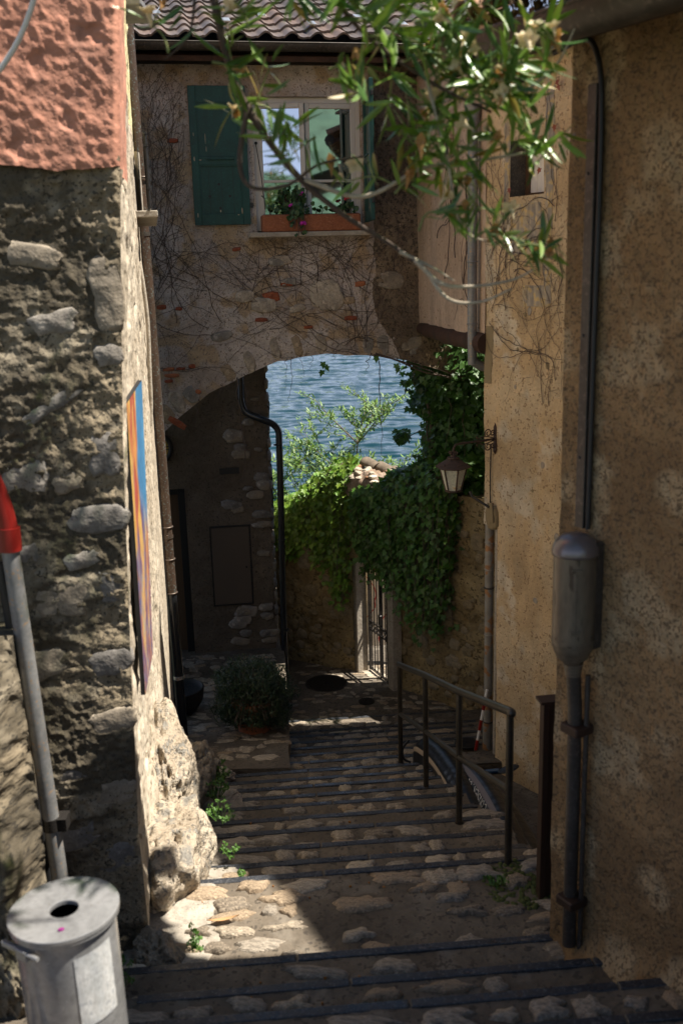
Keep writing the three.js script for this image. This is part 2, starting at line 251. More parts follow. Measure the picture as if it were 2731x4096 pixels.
// an irregular flat stone lying in the xy plane, proud along z; 12-50 triangles
function stoneGeo(w, h, t, sd, n = 9, square = 0, wild = 0.2) {
  const pos = [], idx = [], rim = (k, i) => 1 + k * 3 * 0 + k * n + i;
  pos.push(vn(sd, 3, 1) * w * 0.1, vn(sd, 5, 1) * h * 0.1, t);
  for (let k = 0; k < 3; k++) for (let i = 0; i < n; i++) {
    const a = (i / n) * Math.PI * 2, c = Math.cos(a), s = Math.sin(a), sq = 1 / Math.pow(Math.pow(Math.abs(c), 2 + 6 * square) + Math.pow(Math.abs(s), 2 + 6 * square), 1 / (2 + 6 * square));
    const r = sq * (1 + wild * (1 - square * 0.5) * vn(sd * 7.3, i * 1.7, 2)) * [0.82, 1, 1.02][k], z = [t * (0.85 + 0.25 * vn(sd, i * 2.1, 9)), t * 0.3, -0.02][k];
    pos.push(c * w * 0.5 * r, s * h * 0.5 * r, z);
  }
  for (let i = 0; i < n; i++) { const j = (i + 1) % n; idx.push(0, rim(0, i), rim(0, j)); for (let k = 0; k < 2; k++) idx.push(rim(k, i), rim(k + 1, i), rim(k, j), rim(k, j), rim(k + 1, i), rim(k + 1, j)); }
  const g = new THREE.BufferGeometry(); g.setAttribute('position', new THREE.Float32BufferAttribute(pos, 3)); g.setIndex(idx); g.computeVertexNormals(); return boxUV(g);
}
// a boulder: icosphere pushed about by ridged noise
function boulder(rx, ry, rz, sd, det = 5, rough = 0.3) {
  const g = mergeVertices(new THREE.IcosahedronGeometry(1, det).deleteAttribute('normal').deleteAttribute('uv')), p = g.attributes.position, planes = [];
  for (let k = 0; k < 22; k++) { const y = 1 - (2 * k + 1) / 22, q = Math.sqrt(1 - y * y), a = k * 2.39996; planes.push([V(q * Math.cos(a) + 0.45 * vn(sd * 3.7, k * 2.3, 1), y + 0.45 * vn(sd * 3.7, k * 2.3, 7), q * Math.sin(a) + 0.45 * vn(sd * 3.7, k * 2.3, 13)).normalize(), 0.86 + 0.16 * vn(sd, k * 5.1, 3)]); }
  for (let i = 0; i < p.count; i++) {
    const v = V(p.getX(i), p.getY(i), p.getZ(i)); let cut = 1.15;
    for (const [n, q] of planes) { const k = v.dot(n); if (k > 0.1) cut = Math.min(cut, q / k); }
    const f = cut * (1 + rough * (fbm(v.x * 2.2 + sd, v.y * 2.2, v.z * 2.2, 5) * 0.75 - 0.55 * sstep(0.22, 0.45, fbm(v.x * 3.4 + sd, v.y * 3.4, v.z * 3.4, 3))));
    p.setXYZ(i, v.x * rx * f, v.y * ry * f, v.z * rz * f);
  }
  g.computeVertexNormals(); return boxUV(g);
}
// ---------------------------------------------------------------- setting: land, lake, hills
S('earth', { map: weather(6, [0.12, 0.1, 0.06], [0.06, 0.075, 0.03], [0.04, 0.04, 0.02], { sd: 130 }), bumpMap: bumpStone, bumpScale: 0.05 });
S('forest', { map: weather(90, [0.045, 0.105, 0.06], [0.07, 0.14, 0.08], [0.025, 0.055, 0.025], { sd: 131, big: 12, fine: 60, speckF: 100, speckAt: 0.15 }) });  // greens shifted towards blue: distance haze is put into the colour
S('farForest', { map: weather(1500, [0.045, 0.08, 0.045], [0.06, 0.09, 0.05], [0.09, 0.09, 0.08], { sd: 132, big: 8, fine: 40, speckAt: 0.3 }) });
phys('water', { c: [0.006, 0.03, 0.04], roughness: 0.05, ior: 1.33 });
{
  const land = structure('ground');
  const gy = (x, z) => {
    if (z < -15) return -2.75 - (-15 - z) * 0.72 + 0.4 * fbm(x * 0.3, z * 0.3, 1, 3);
    if (z < 8) return -2.75;
    return -2.75 + (z - 8) * lut([[0, 0.25], [60, 0.22], [500, 0.13]], z) * lerp(0.25, 1, sstep(0.12, 0.3, x / (z + 12))) + (4 + z * 0.03) * sstep(15, 50, z) * (1 + fbm(x * 0.02, z * 0.02, 4, 5) * 0.9);
  };
  const near = part('soil', surf(90, 130, (s, t) => { const x = lerp(-45, 45, s), z = lerp(-34, 31, t); return [x, gy(x, z), z, x, z]; }, true), M.earth, land);
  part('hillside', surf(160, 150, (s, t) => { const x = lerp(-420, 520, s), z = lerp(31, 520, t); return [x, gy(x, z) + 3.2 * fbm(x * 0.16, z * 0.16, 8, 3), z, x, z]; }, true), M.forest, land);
  const wave = (x, z) => { const w = 2 * vn(x * 0.06, z * 0.1, 4); return 0.09 * vn(x * 0.28 + z * 0.05 + w, z * 0.9 + w, 1) + 0.07 * vn(x * 0.6 - z * 0.1, z * 1.6 + 0.25 * x, 2) + 0.04 * vn(x * 1.2, z * 2.9 - 0.3 * x, 3) + 0.012 * vn(x * 2.6, z * 4.6, 5); };
  const water = structure('water');
  const far = (t) => -22 - 248 * Math.pow(t, 1.5);
  part('ripples', surf(230, 900, (s, t) => { const z = far(t), x = lerp(-0.16, 0.2, s) * (-z) ; return [x, -11 + wave(x, z) * sstep(0, 0.02, 1 - t), z, x, z]; }), M.water, water);
  part('open_lake', surf(1, 1, (s, t) => [lerp(-9000, 9000, s), -11.12, lerp(-16000, -18, t), s, t], true), M.water, water);
  const hills = part('hills', surf(220, 60, (s, t) => {
    const x = lerp(-9000, 9000, s), z = lerp(-9000, -3300, t), r = (1 - t);
    const h = 1000 * Math.pow(Math.sin(Math.min(1, (1 - t) * 1.1) * Math.PI * 0.5), 0.8) * (0.75 + 0.7 * fbm(x * 0.0006, z * 0.0006, 2, 6)) - 14;
    return [x, h, z, x, z];
  }, true), M.farForest, scene);
  hills.userData.kind = 'structure';
}

// ---------------------------------------------------------------- the stepped lane
const NOSE = [[-4.99, 0.06], [-5.313, -0.07], [-5.649, -0.18], [-6.05, -0.31], [-6.402, -0.425], [-6.796, -0.553], [-7.11, -0.656], [-7.454, -0.768], [-7.756, -0.866], [-8.083, -0.972], [-8.50, -1.109], [-8.891, -1.236], [-9.264, -1.357], [-9.641, -1.48], [-10.05, -1.613], [-10.39, -1.725], [-11.04, -1.9]];
const UP = [[-4.116, 0.2], [-3.763, 0.33], [-3.45, 0.46], [-3.12, 0.59]];
for (let k = 0; k < 9; k++) UP.push([-3.12 + 0.33 * (k + 1), 0.59 + 0.13 * (k + 1)]);
const treads = [...UP.slice().reverse(), ...NOSE].map(([z, y], i, a) => ({ z1: z, y, z0: i ? a[i - 1][0] : z + 0.35 }));
const stairRight = (z) => (z > -4.1 ? 2.4 : z > -5.0 ? 1.5 : z > -8.45 ? lerp(1.515, 1.328, (-5.1 - z) / 3.35) : 2.55);
const stairLeft = (z) => (z > -4.1 ? -1.6 : z > -7.9 ? lerp(-1.5, -2.0, (-4.1 - z) / 3.8) : -1.6);
const flatStones = []; for (let i = 0; i < 16; i++) flatStones.push(stoneGeo(1, 1, 0.06, i * 3.1 + 1, 14, (i % 4) * 0.22, 0.55).rotateX(-Math.PI / 2));
{
  const st = structure('stone_steps', [0, 0, 0], 4.5);
  seed(71);
  let stones = 0;
  const rest = [];
  const layStone = (x, y, z, w, d, parentOK) => {
    const g = flatStones[Math.floor(rnd() * 16)], m = pick(stepMats), ry = rr(-0.22, 0.22);
    const up = rr(0.36, 0.6); // most of the stone sits in the mortar
    if (parentOK) { const s = new THREE.Mesh(g, m); s.name = 'stone'; s.castShadow = s.receiveShadow = true; s.position.set(x, y, z); s.scale.set(w, up, d); s.rotation.y = ry; st.add(s); }
    else rest.push(at(g.clone().scale(w, up, d), x, y, z, 0, ry));
  };
  const nosePieces = [];
  treads.forEach(({ z0, z1, y }, k) => {
    const mid = (z0 + z1) / 2, xl = stairLeft(mid), xr = stairRight(mid), d = z0 - z1;
    const top = surf(Math.round((xr - xl) / 0.035), Math.max(4, Math.round(d / 0.03)), (s, t) => {
      const x = lerp(xl, xr, s), z = lerp(z0 + 0.012, z1, t), e = sstep(0, 0.12, 1 - t);
      return [x, y + e * (0.009 * fbm(x * 5, z * 5, k, 4) + 0.004 * vn(x * 24, z * 24, k)), z, x, z];
    });
    const body = box(xl, xr, y - 0.45, y - 0.012, z1, z0 + 0.01);
    const lip = surf(Math.round((xr - xl) / 0.05), 3, (s, t) => { const x = lerp(xl, xr, s); return [x, y - 0.16 * t, z1 - 0.004 * fbm(x * 9, t * 3, k, 3), x, y - t * 0.16]; });
    part('tread', merge([top, body, lip]), M.mortar, st);
    if (k < treads.length) { // edge strip of dark stone in two or three lengths
      let x = k < 9 ? xl + 0.1 : lerp(-0.75, -0.4, rnd()) - 0.25; if (z1 < -8.4) x = -0.95;
      const end = Math.min(xr - (z1 < -4.4 ? 0.02 : 0), 2.3);
      while (x < end - 0.1) {
        const l = Math.min(end - x, rr(0.85, 1.5)), dy = rr(-0.002, 0.003);
        const b = box(x + 0.004, x + l - 0.004, y - 0.05, y + 0.008 + dy, z1 - 0.014, z1 + 0.034, 0.006);
        part('nosing', b, M.nosing, st); x += l;
      }
    }
    // river stones set in the mortar, in courses along the step
    const rows = Math.max(1, Math.round((d - 0.05) / (k === 13 ? 0.12 : 0.13)));
    const seen = k >= 9;
    for (let r = 0; r < rows; r++) {
      let x = Math.max(xl, -1.35) + rr(0, 0.2); const zz = z1 + 0.05 + (r + 0.5) * ((d - 0.06) / rows);
      while (x < Math.min(xr, 1.75) - 0.05) {
        const w = rr(0.08, 0.25) * (rnd() < 0.25 ? 1.4 : 1), dd = rr(0.06, 0.12);
        if (rnd() < 0.72) { const own = seen && stones < 285 && (d > 0.5 || rnd() < 0.55); if (own) stones++; layStone(x + w / 2, y - 0.004, zz + rr(-0.02, 0.02), w, dd, own); }
        x += w + rr(0.01, 0.09);
      }
    }
  });
  part('small_stone', merge(rest), M.step1, st, undefined, 'stuff');
  // pale cement spread against the rocks on the left of the landing and the first steps
  const spread = (x0, x1, z0, z1, y, sd) => surf(30, 24, (s, t) => { const w = 0.05 * fbm(t * 5, sd, 1, 3), x = lerp(x0, x1 + w * 2, s), z = lerp(z0, z1, t); return [x, y + 0.012 * (1 - s) + 0.006 * fbm(x * 12, z * 12, sd, 3) - 0.02 * sstep(0.85, 1, s), z, x, z]; });
  part('cement_patch', [spread(-0.8, -0.33, -4.14, -4.96, 0.066, 1), spread(-0.62, -0.22, -5.01, -5.29, -0.062, 2), spread(-0.58, -0.32, -5.34, -5.63, -0.172, 3)], M.cement, st);
  // moss at the stones by the railing foot, a long drain across one tread
  const mossPatch = []; seed(5);
  for (let i = 0; i < 260; i++) { const a = rnd() * 6.28, r = Math.sqrt(rnd()); mossPatch.push(at(new THREE.IcosahedronGeometry(rr(0.008, 0.02), 1), 1.3 + 0.2 * r * Math.cos(a), 0.056 + rr(-0.006, 0.004), -4.75 + 0.22 * r * Math.sin(a))); }
  part('moss', merge(mossPatch), M.moss, st, undefined, 'stuff');
}
{
  const g = thing('drain_grate', 'long narrow slotted drain grate set across one step of the lane', 'drain', [-0.15, -1.102, -8.33], 5.2);
  part('frame', [box(-0.55, 0.55, -0.01, 0.004, 0.032, 0.042), box(-0.55, 0.55, -0.01, 0.004, -0.042, -0.032), box(-0.55, -0.54, -0.01, 0.0035, -0.032, 0.032), box(0.54, 0.55, -0.01, 0.0035, -0.032, 0.032)], M.nosing, g);
  part('channel', box(-0.54, 0.54, -0.05, -0.012, -0.032, 0.032), M.castIron, g);
  for (const z of [-0.02, -0.005, 0.01, 0.024]) part('bar', box(-0.54, 0.54, -0.012, 0.002, z - 0.004, z + 0.004), M.nosing, g);
}
{ // raised cobbled platform on the left, along the dark passage wall
  const pl = structure('stone_platform');
  const py = (x, z) => lut([[-12.2, -1.385], [-9.2, -1.16], [-8.4, -1.0], [-8.1, -0.97]], z);
  const xr = (z) => lerp(-0.80, -0.53, (z + 12.1) / 3.8) + 0.02 * vn(z * 3, 1, 0);
  part('top', surf(60, 110, (s, t) => { const z = lerp(-12.2, -8.15, t), x = lerp(-2.6, xr(z), s); return [x, py(x, z) + 0.018 * fbm(x * 4, z * 4, 3, 4) * sstep(0, 0.1, 1 - s), z, x, z]; }, true), M.mortar, pl);
  part('side', surf(80, 24, (s, t) => { const z = lerp(-12.2, -8.15, s); return [xr(z) + 0.012 * fbm(z * 6, t * 6, 2, 4) * Math.min(1, t * 8), py(0, z) - t * 1.2, z, z, -t * 1.2]; }, true), M.stone3, pl);
  part('front', surf(60, 8, (s, t) => { const x = lerp(-2.6, xr(-8.15), s); return [x, py(0, -8.15) - t * 0.5, -8.15, x, t]; }, true), M.mortar, pl);
  seed(72);
  for (let i = 0; i < 170; i++) {
    const z = rr(-11.8, -8.25), x = rr(-2.1, xr(z) - 0.08), w = rr(0.08, 0.24), s = new THREE.Mesh(pick(flatStones), pick(stepMats));
    s.name = 'stone'; s.position.set(x, py(x, z) - 0.012, z); s.scale.set(w, rr(0.3, 0.5), rr(0.06, 0.14)); s.rotation.y = rr(-0.5, 0.5); s.castShadow = s.receiveShadow = true; pl.add(s);
  }
}
const floorY = (z) => lut([[-15.5, -2.22], [-11.0, -1.97]], z);
{ // paved floor at the foot of the steps and in front of the gate
  const fl = structure('paved_floor');
  part('paving', surf(90, 100, (s, t) => { const x = lerp(-1.3, 2.6, s), z = lerp(-15.4, -10.95, t); return [x, floorY(z) + 0.012 * fbm(x * 4, z * 4, 13, 4), z, x, z]; }, true), M.mortar, fl);
  seed(73);
  for (let i = 0; i < 200; i++) {
    const z = rr(-13.2, -11.1), x = rr(-0.7, 1.4), w = rr(0.05, 0.16); if (Math.hypot(x + 0.265, z + 12.42) < 0.33) continue;
    const s = new THREE.Mesh(pick(flatStones), pick(stepMats)); s.name = 'stone'; s.position.set(x, floorY(z) - 0.006, z); s.scale.set(w, 0.3, rr(0.04, 0.08)); s.rotation.y = rr(-0.3, 0.3); s.receiveShadow = true; fl.add(s);
  }
}
{ // sunk strip between the steps and the yellow house, sloping down with the lane
  const rp = structure('side_ramp');
  part('slope', surf(24, 60, (s, t) => { const z = lerp(-9.0, -4.0, t), x = lerp(0.5, 3.6, s); return [x, -0.95 + (z + 4.5) * 0.1 + 0.02 * fbm(x * 3, z * 3, 6, 3), z, x, z]; }, true), M.mortar, rp);
}
const disc = (name, label, cat, x, y, z, r, mat, grp) => {
  const t = thing(name, label, cat, [x, y, z], 20, grp);
  part('ring', new THREE.TorusGeometry(r, r * 0.035, 6, 48).rotateX(Math.PI / 2), mat, t);
  part('lid', at(cyl(r * 0.985, r * 0.985, 0.016, 48), 0, -0.004, 0), mat, t);
  const bumps = []; const n = r > 0.2 ? 17 : 7;
  for (let i = -n; i <= n; i++) for (let j = -n; j <= n; j++) { const px = (i * r) / (n + 1.5), pz = (j * r) / (n + 1.5); if (Math.hypot(px, pz) < r * 0.9) bumps.push(box(px - r * 0.02, px + r * 0.02, 0.003, 0.008, pz - r * 0.02, pz + r * 0.02)); }
  part('stud', merge(bumps), mat, t, undefined, 'stuff');
  part('lift_eye', at(new THREE.TorusGeometry(r * 0.1, r * 0.03, 6, 16), 0, 0.007, 0, Math.PI / 2), mat, t);
};
disc('manhole_cover', 'large round iron manhole cover in the paving before the gate', 'manhole cover', -0.265, floorY(-12.42) + 0.012, -12.42, 0.275, M.castIron);
disc('drain_cover', 'small round iron cover on the floor beside the red and white pole', 'drain cover', 1.16, -1.19, -8.95, 0.11, M.castIron);
disc('drain_cover', 'small round cover in the paving between the gate and the railing', 'drain cover', 0.25, floorY(-11.75) + 0.012, -11.75, 0.1, M.castIron);

// ---------------------------------------------------------------- the stone house over the archway
const rough = (a, f, b, g, sd) => (x, y) => a * fbm(x * f, y * f, sd, 3) + b * fbm(x * g, y * g, sd + 3, 4);
const ARCH = [[-3.1, 1.40], [-2.882, 1.64], [-2.63, 1.867], [-2.332, 2.067], [-1.988, 2.228], [-1.644, 2.355], [-1.349, 2.419], [-1.054, 2.441], [-0.757, 2.431], [-0.457, 2.402], [-0.153, 2.351], [0.153, 2.263], [0.464, 2.125], [0.727, 1.976], [0.92, 1.84], [1.15, 1.62]];
const archC = new THREE.SplineCurve(ARCH.map((p) => new THREE.Vector2(...p)));
const archPts = archC.getPoints(160).map((p) => [p.x, p.y]);
const arch = (x) => lut(archPts, x) + 0.012 * vn(x * 9, 1, 4);
const FAC = [0.87, 0, -11.4], house = thing('stone_house', 'old vine-covered stone house with brown tiled roof bridging the lane on a wide arch', 'house', FAC, 11);
{
  const d = rough(0.03, 1.6, 0.012, 9, 21);
  const W0 = -1.715, W1 = -0.56, WB = 3.76, WT = 5.13;
  part('wall', merge([
    wallFace(-3.2, W0, arch, 5.62, 0.02, d), wallFace(W1, 1.15, arch, 5.62, 0.02, d), wallFace(W0, W1, arch, WB, 0.02, d), wallFace(W0, W1, WT, 5.62, 0.02, d),
    box(-3.2, -3.0, -2.6, 1.5, -0.6, -0.02), box(1.15, 1.5, -2.6, 5.4, -0.5, -0.02),
    surf(160, 24, (s, t) => { const x = lerp(-3.1, 1.15, s), y = arch(x), z = -t * 0.6; return [x, y + 0.02 * fbm(x * 4, z * 4, 6, 3) * t, z + d(x, y) * (1 - t), x, z]; }, true),
    box(W0 - 0.02, W0, WB, WT, -0.3, 0.0), box(W1, W1 + 0.02, WB, WT, -0.3, 0), box(W0, W1, WT, WT + 0.02, -0.3, 0), box(W0, W1, WB - 0.02, WB, -0.3, 0),
    box(-3.2, 1.1, 2.46, 5.5, -0.66, -0.6), box(-3.2, -3.1, 2.5, 5.5, -0.6, -0.3), box(1.0, 1.1, 2.5, 5.5, -0.6, -0.3),
  ]), M.facade, house);
  // the darker coarse render to the right of the window, down over the arch haunch
  const edge = (y) => -0.5 + 0.07 * fbm(y * 3, 2, 5, 3) + 0.3 * sstep(2.9, 2.3, y) ;
  part('coarse_render', surf(70, 150, (s, t) => { const x0 = edge(lerp(2.3, 5.6, t)), x = lerp(x0, 1.14, s), y = lerp(arch(x) + 0.004, 5.6, t), e = sstep(0, 0.05, s); return [x, y, d(x, y) - 0.01 + 0.02 * e + 0.016 * e * fbm(x * 14, y * 14, 31, 4), x, y]; }), M.darkPlaster, house);
  seed(31);
  for (let i = 0; i < 14; i++) { // rubble showing through the render
    const x = pick([rr(-2.9, -0.55), rr(-2.9, -0.6), rr(-0.4, 0.6)]); let y = arch(x) + rr(0.1, 1.15); if (x > W0 - 0.1 && x < W1 && y > WB - 0.2) y = WB - 0.4;
    const w = rr(0.12, 0.3), g = stoneGeo(w, w * rr(0.45, 0.75), 0.016, i * 2.2 + 3, 10, 0.3); at(g, x, y, d(x, y) + 0.002, 0, 0, rr(-0.3, 0.3));
    part('stone', g, x > -0.5 ? M.stone3 : pick([M.stone2, M.stone0, M.stone4, M.stone1, M.stone0]), house);
  }
  part('stone', at(stoneGeo(0.36, 0.32, 0.016, 77, 12, 0.3), -0.98, 3.1, d(-0.98, 3.1) + 0.004, 0, 0, 0.2), M.stone2, house);
  for (const [x, y, w, h, r] of [[-2.75, 2.36, 0.12, 0.04, 0], [-2.62, 2.36, 0.1, 0.03, 0], [-2.72, 2.29, 0.16, 0.045, 0], [-2.76, 2.23, 0.09, 0.035, 0.1], [-2.5, 2.38, 0.07, 0.05, 0.1], [-2.78, 3.02, 0.1, 0.05, 0], [-2.6, 3.0, 0.07, 0.04, 0], [-1.6, 3.09, 0.18, 0.12, 0.1], [-1.42, 3.22, 0.13, 0.05, 0.05], [-1.72, 2.85, 0.14, 0.045, 0], [-0.72, 2.83, 0.15, 0.05, 0], [-2.70, 1.77, 0.22, 0.07, -0.62], [-2.45, 2.1, 0.06, 0.05, -0.4], [-0.6, 3.2, 0.12, 0.06, 0.1], [-2.55, 4.7, 0.11, 0.045, 0], [-1.95, 3.6, 0.09, 0.04, 0.1], [-1.2, 2.75, 0.1, 0.04, 0]])
    part('brick', at(stoneGeo(w, h, 0.014, x * 9 + y, 10, 0.75), x, y, d(x, y) + 0.003, 0, 0, r), pick(brickMats), house);
  for (let i = 0; i < 30; i++) { // rough voussoirs along the edge of the arch
    const x = lerp(-2.85, 0.9, i / 29) + rr(-0.03, 0.03), sl = Math.atan2(arch(x + 0.05) - arch(x - 0.05), 0.1), h = rr(0.2, 0.32), y = arch(x) + h * 0.52 * Math.cos(sl), X = x - Math.sin(sl) * h * 0.5;
    if (rnd() < 0.45) continue;
    part('voussoir', at(stoneGeo(rr(0.09, 0.15), h, 0.012, i * 1.9, 10, 0.3), X, y, d(X, y) - 0.003, 0, 0, sl + rr(-0.15, 0.15)), pick([M.stone0, M.stone4, M.stone4, M.stone1]), house);
  }
  // window
  const win = part('window', [box(W0, W0 + 0.05, WB + 0.02, WT, -0.13, -0.05, 0.008), box(W1 - 0.05, W1, WB + 0.02, WT, -0.13, -0.05, 0.008), box(W0 + 0.05, W1 - 0.05, WT - 0.06, WT, -0.13, -0.05, 0.008), box(W0 + 0.05, W1 - 0.05, WB + 0.02, WB + 0.06, -0.13, -0.05, 0.008)], M.whiteFrame, house);
  const sash = (x0, x1, turn, hinge) => {
    const b = WB + 0.06, t = WT - 0.06, X0 = x0 - hinge, X1 = x1 - hinge, s = 0.052, m = 4.29;
    const gs = [box(X0, X0 + s, b, t, -0.025, 0.025, 0.008), box(X1 - s, X1, b, t, -0.025, 0.025, 0.008), box(X0 + s, X1 - s, t - s, t, -0.025, 0.025, 0.008), box(X0 + s, X1 - s, b, b + s, -0.025, 0.025, 0.008), box(X0 + s, X1 - s, m - 0.014, m + 0.014, -0.014, 0.016, 0.004)];
    const rot = (g) => { g.rotateY(turn * DEG); g.translate(hinge, 0, -0.075); return g; };
    part('sash', rot(merge(gs)), M.whiteFrame, win);
    part('pane', rot(box(X0 + s, X1 - s, b + s, m - 0.014, -0.004, 0.003)), M.mirrorPane, win);
    part('pane', rot(box(X0 + s, X1 - s, m + 0.014, t - s, -0.004, 0.003)), M.mirrorPane, win);
  };
  sash(W0 + 0.05, -1.165, -7, W0 + 0.05); sash(-1.16, W1 - 0.05, 1.5, W1 - 0.05);
  part('room', [box(W0 - 0.3, W1 + 0.3, WB - 0.2, WT + 0.2, -0.56, -0.55)], M.black, house);
  part('window_sill', box(-1.82, -0.49, 3.712, 3.762, -0.1, 0.2, 0.008), M.sill, house);
  part('casement_stay', [tube([V(-1.69, 4.66, 0.0), V(-1.65, 4.3, 0.05), V(-1.64, 4.12, 0.06)], 0.005, 6), tube([V(-1.66, 4.14, 0.05), V(-1.635, 4.11, 0.07), V(-1.63, 4.0, 0.06)], 0.006, 6), at(new THREE.SphereGeometry(0.016, 10, 8), -1.69, 4.67, 0.01)], M.darkMetal, house);
  const shutter = (name, place) => {
    const w = 0.585, h = 1.37;
    const st = 0.075, mid = 0.60;
    const body = part(name, [
      box(0, st, 0, h, 0, 0.042, 0.004), box(w - st, w, 0, h, 0, 0.042, 0.004), box(st, w - st, 0, 0.11, 0, 0.04, 0.004), box(st, w - st, h - 0.16, h, 0, 0.04, 0.004), box(st, w - st, mid, mid + 0.085, 0, 0.04, 0.004),
      box(st, w - st, 0.1, mid, 0.004, 0.022), box(st, w - st, mid + 0.08, h - 0.15, 0.004, 0.022),
      box(st + 0.005, w - st - 0.005, mid - 0.012, mid, 0.02, 0.034), box(st + 0.005, w - st - 0.005, h - 0.172, h - 0.16, 0.02, 0.034), box(st, st + 0.01, 0.11, mid, 0.02, 0.034), box(w - st - 0.01, w - st, 0.11, mid, 0.02, 0.034), box(st, st + 0.01, mid + 0.085, h - 0.16, 0.02, 0.034), box(w - st - 0.01, w - st, mid + 0.085, h - 0.16, 0.02, 0.034),
    ].map(place), M.greenPaint, house, undefined);
    for (const x of [0.17, 0.3, 0.42]) part('groove', place(box(x, x + 0.003, 0.11, mid, 0.0205, 0.0228)), M.black, body);
    part('handle', place(box(0.16, 0.44, mid + 0.05, mid + 0.065, 0.04, 0.058, 0.004)), M.greenPaint, body);
    for (const [x, y] of [[0.27, 0.41], [0.17, 0.29], [0.38, 0.29], [0.275, 0.17]]) part('peg_hole', place(at(cyl(0.014, 0.014, 0.006, 14), x, y, 0.0215, Math.PI / 2)), M.black, body);
    seed(8); const chips = [];
    for (const [x, y, a, b] of [[0.155, 0.86, 0.006, 0.1], [0.16, 0.76, 0.006, 0.05], [0.03, 0.66, 0.012, 0.05], [0.49, 0.645, 0.035, 0.012], [0.09, 0.65, 0.03, 0.01], [0.5, 0.14, 0.012, 0.06], [0.035, 0.1, 0.008, 0.05], [0.46, 0.1, 0.02, 0.01], [0.035, 0.9, 0.006, 0.04], [0.275, 0.14, 0.012, 0.025]]) chips.push(at(stoneGeo(a, b, 0.0012, x * 50 + y, 9), x, y, x > 0.08 && x < 0.5 && y > 0.12 && Math.abs(y - 0.64) > 0.05 ? 0.022 : 0.042));
    part('bare_wood', place(merge(chips)), M.peel, body, undefined, 'stuff');
    for (const y of [0.17, 1.2]) part('hinge', place(box(w, w + 0.035, y, y + 0.05, 0.005, 0.03, 0.004)), M.darkMetal, body);
    return body;
  };
  shutter('shutter', (g) => at(g, -2.375, 3.85, 0.04, 0.0, 0, 0.0)).userData.label = 'open green shutter with flaking paint';
  shutter('shutter', (g) => { g.rotateY(-96 * DEG); g.translate(-0.5, 3.85, 0.02); return g; }).userData.label = 'green shutter seen edge-on';
  // eave, gutter, roof
  part('eave_soffit', [box(-3.3, 1.2, 5.5, 5.53, -0.2, 0.42), box(-3.3, 1.2, 5.43, 5.53, 0.0, 0.05)], M.eaveWood, house);
  const half = (r, x0, x1, mat, par, y, z, lip = 0.008) => part('gutter', merge([surf(40, 14, (s, t) => { const a = Math.PI * (1 + t); return [lerp(x0, x1, s), y + r * Math.sin(a), z - r * Math.cos(a), s * (x1 - x0), t * r * 3]; }, true), at(tube([V(x0, 0, 0), V(x1, 0, 0)], lip, 8), 0, y, z + r), at(cyl(r, r, 0.004, 24), x0, y, z, 0, 0, Math.PI / 2)]), mat, par);
  half(0.07, -3.3, 1.15, M.gutterMetal, house, 5.545, 0.45);
  const roof = part('roof', box(-3.3, 1.2, -0.05, 0, -3.3, 0.42).rotateX(22 * DEG).translate(0, 5.60, 0), M.wood, house);
  const tileG = [0, 1, 2].map((k) => {
    const prof = (x) => 0.008 + (x > 0.12 ? 0.05 * Math.pow(Math.max(0, Math.sin(((x - 0.12) / 0.16) * Math.PI)), 1.2) : 0.006 * Math.cos((x / 0.12) * Math.PI * 2)), nx = 14, w = 0.28;
    const top = surf(nx, 2, (s, t) => [s * w, prof(s * w) + 0.02 * t, -0.38 + t * 0.4, s * w + k, t * 0.4], true);
    const lip = surf(nx, 1, (s, t) => [s * w, prof(s * w) + 0.02 - 0.02 * t, 0.02, s * w, t * 0.02], true);
    return merge([top, lip]);
  });
  seed(41);
  const sl = 22 * DEG, e = 0.335;
  for (let r = 0; r < 10; r++) for (let c = 0; c < 17; c++) {
    const m = new THREE.Mesh(pick(tileG), pick(tileMats)); m.name = 'tile'; m.castShadow = m.receiveShadow = true;
    m.position.set(-3.35 + c * 0.258 + (r % 2) * 0.0 + rr(-0.004, 0.004), 5.585 + r * e * Math.sin(sl) + rr(0, 0.004), 0.47 - r * e * Math.cos(sl)); m.rotation.set(sl - 0.02, rr(-0.012, 0.012), rr(-0.01, 0.01)); roof.add(m);
  }
  for (let c = 0; c < 12; c++) { const g = surf(8, 2, (s, t) => { const a = Math.PI * s; return [t * 0.42, 0.09 * Math.sin(a), 0.11 * Math.cos(a), t * 0.4, s * 0.3]; }); const m = new THREE.Mesh(g, pick([...tileMats, M.clay1, M.clay2])); m.name = 'ridge_tile'; m.position.set(-3.35 + c * 0.38, 5.64 + 10 * e * Math.sin(sl), 0.47 - 10 * e * Math.cos(sl)); m.rotation.z = rr(-0.02, 0.02); roof.add(m); }
  for (const [c, r] of [[0.6, 1.2], [2.55, 2.2], [4.9, 1.2], [6.3, 2.2], [7.9, 0.9], [9.9, 2.2], [11.3, 1.1]]) part('snow_guard', at(box(-0.04, 0.04, 0, 0.014, -0.08, 0.08, 0.003), -3.35 + c * 0.285, 5.672 + r * e * Math.sin(sl), 0.5 - r * e * Math.cos(sl), sl), M.whiteMetal, roof);
  part('roof_wire', tube(curve([[-2.4, 7.0, -2.6], [-2.5, 6.4, -1.3], [-2.62, 6.0, -0.35], [-2.8, 5.83, 0.05], [-3.0, 5.86, 0.0]], 30), 0.006, 6), M.whiteMetal, roof);
}
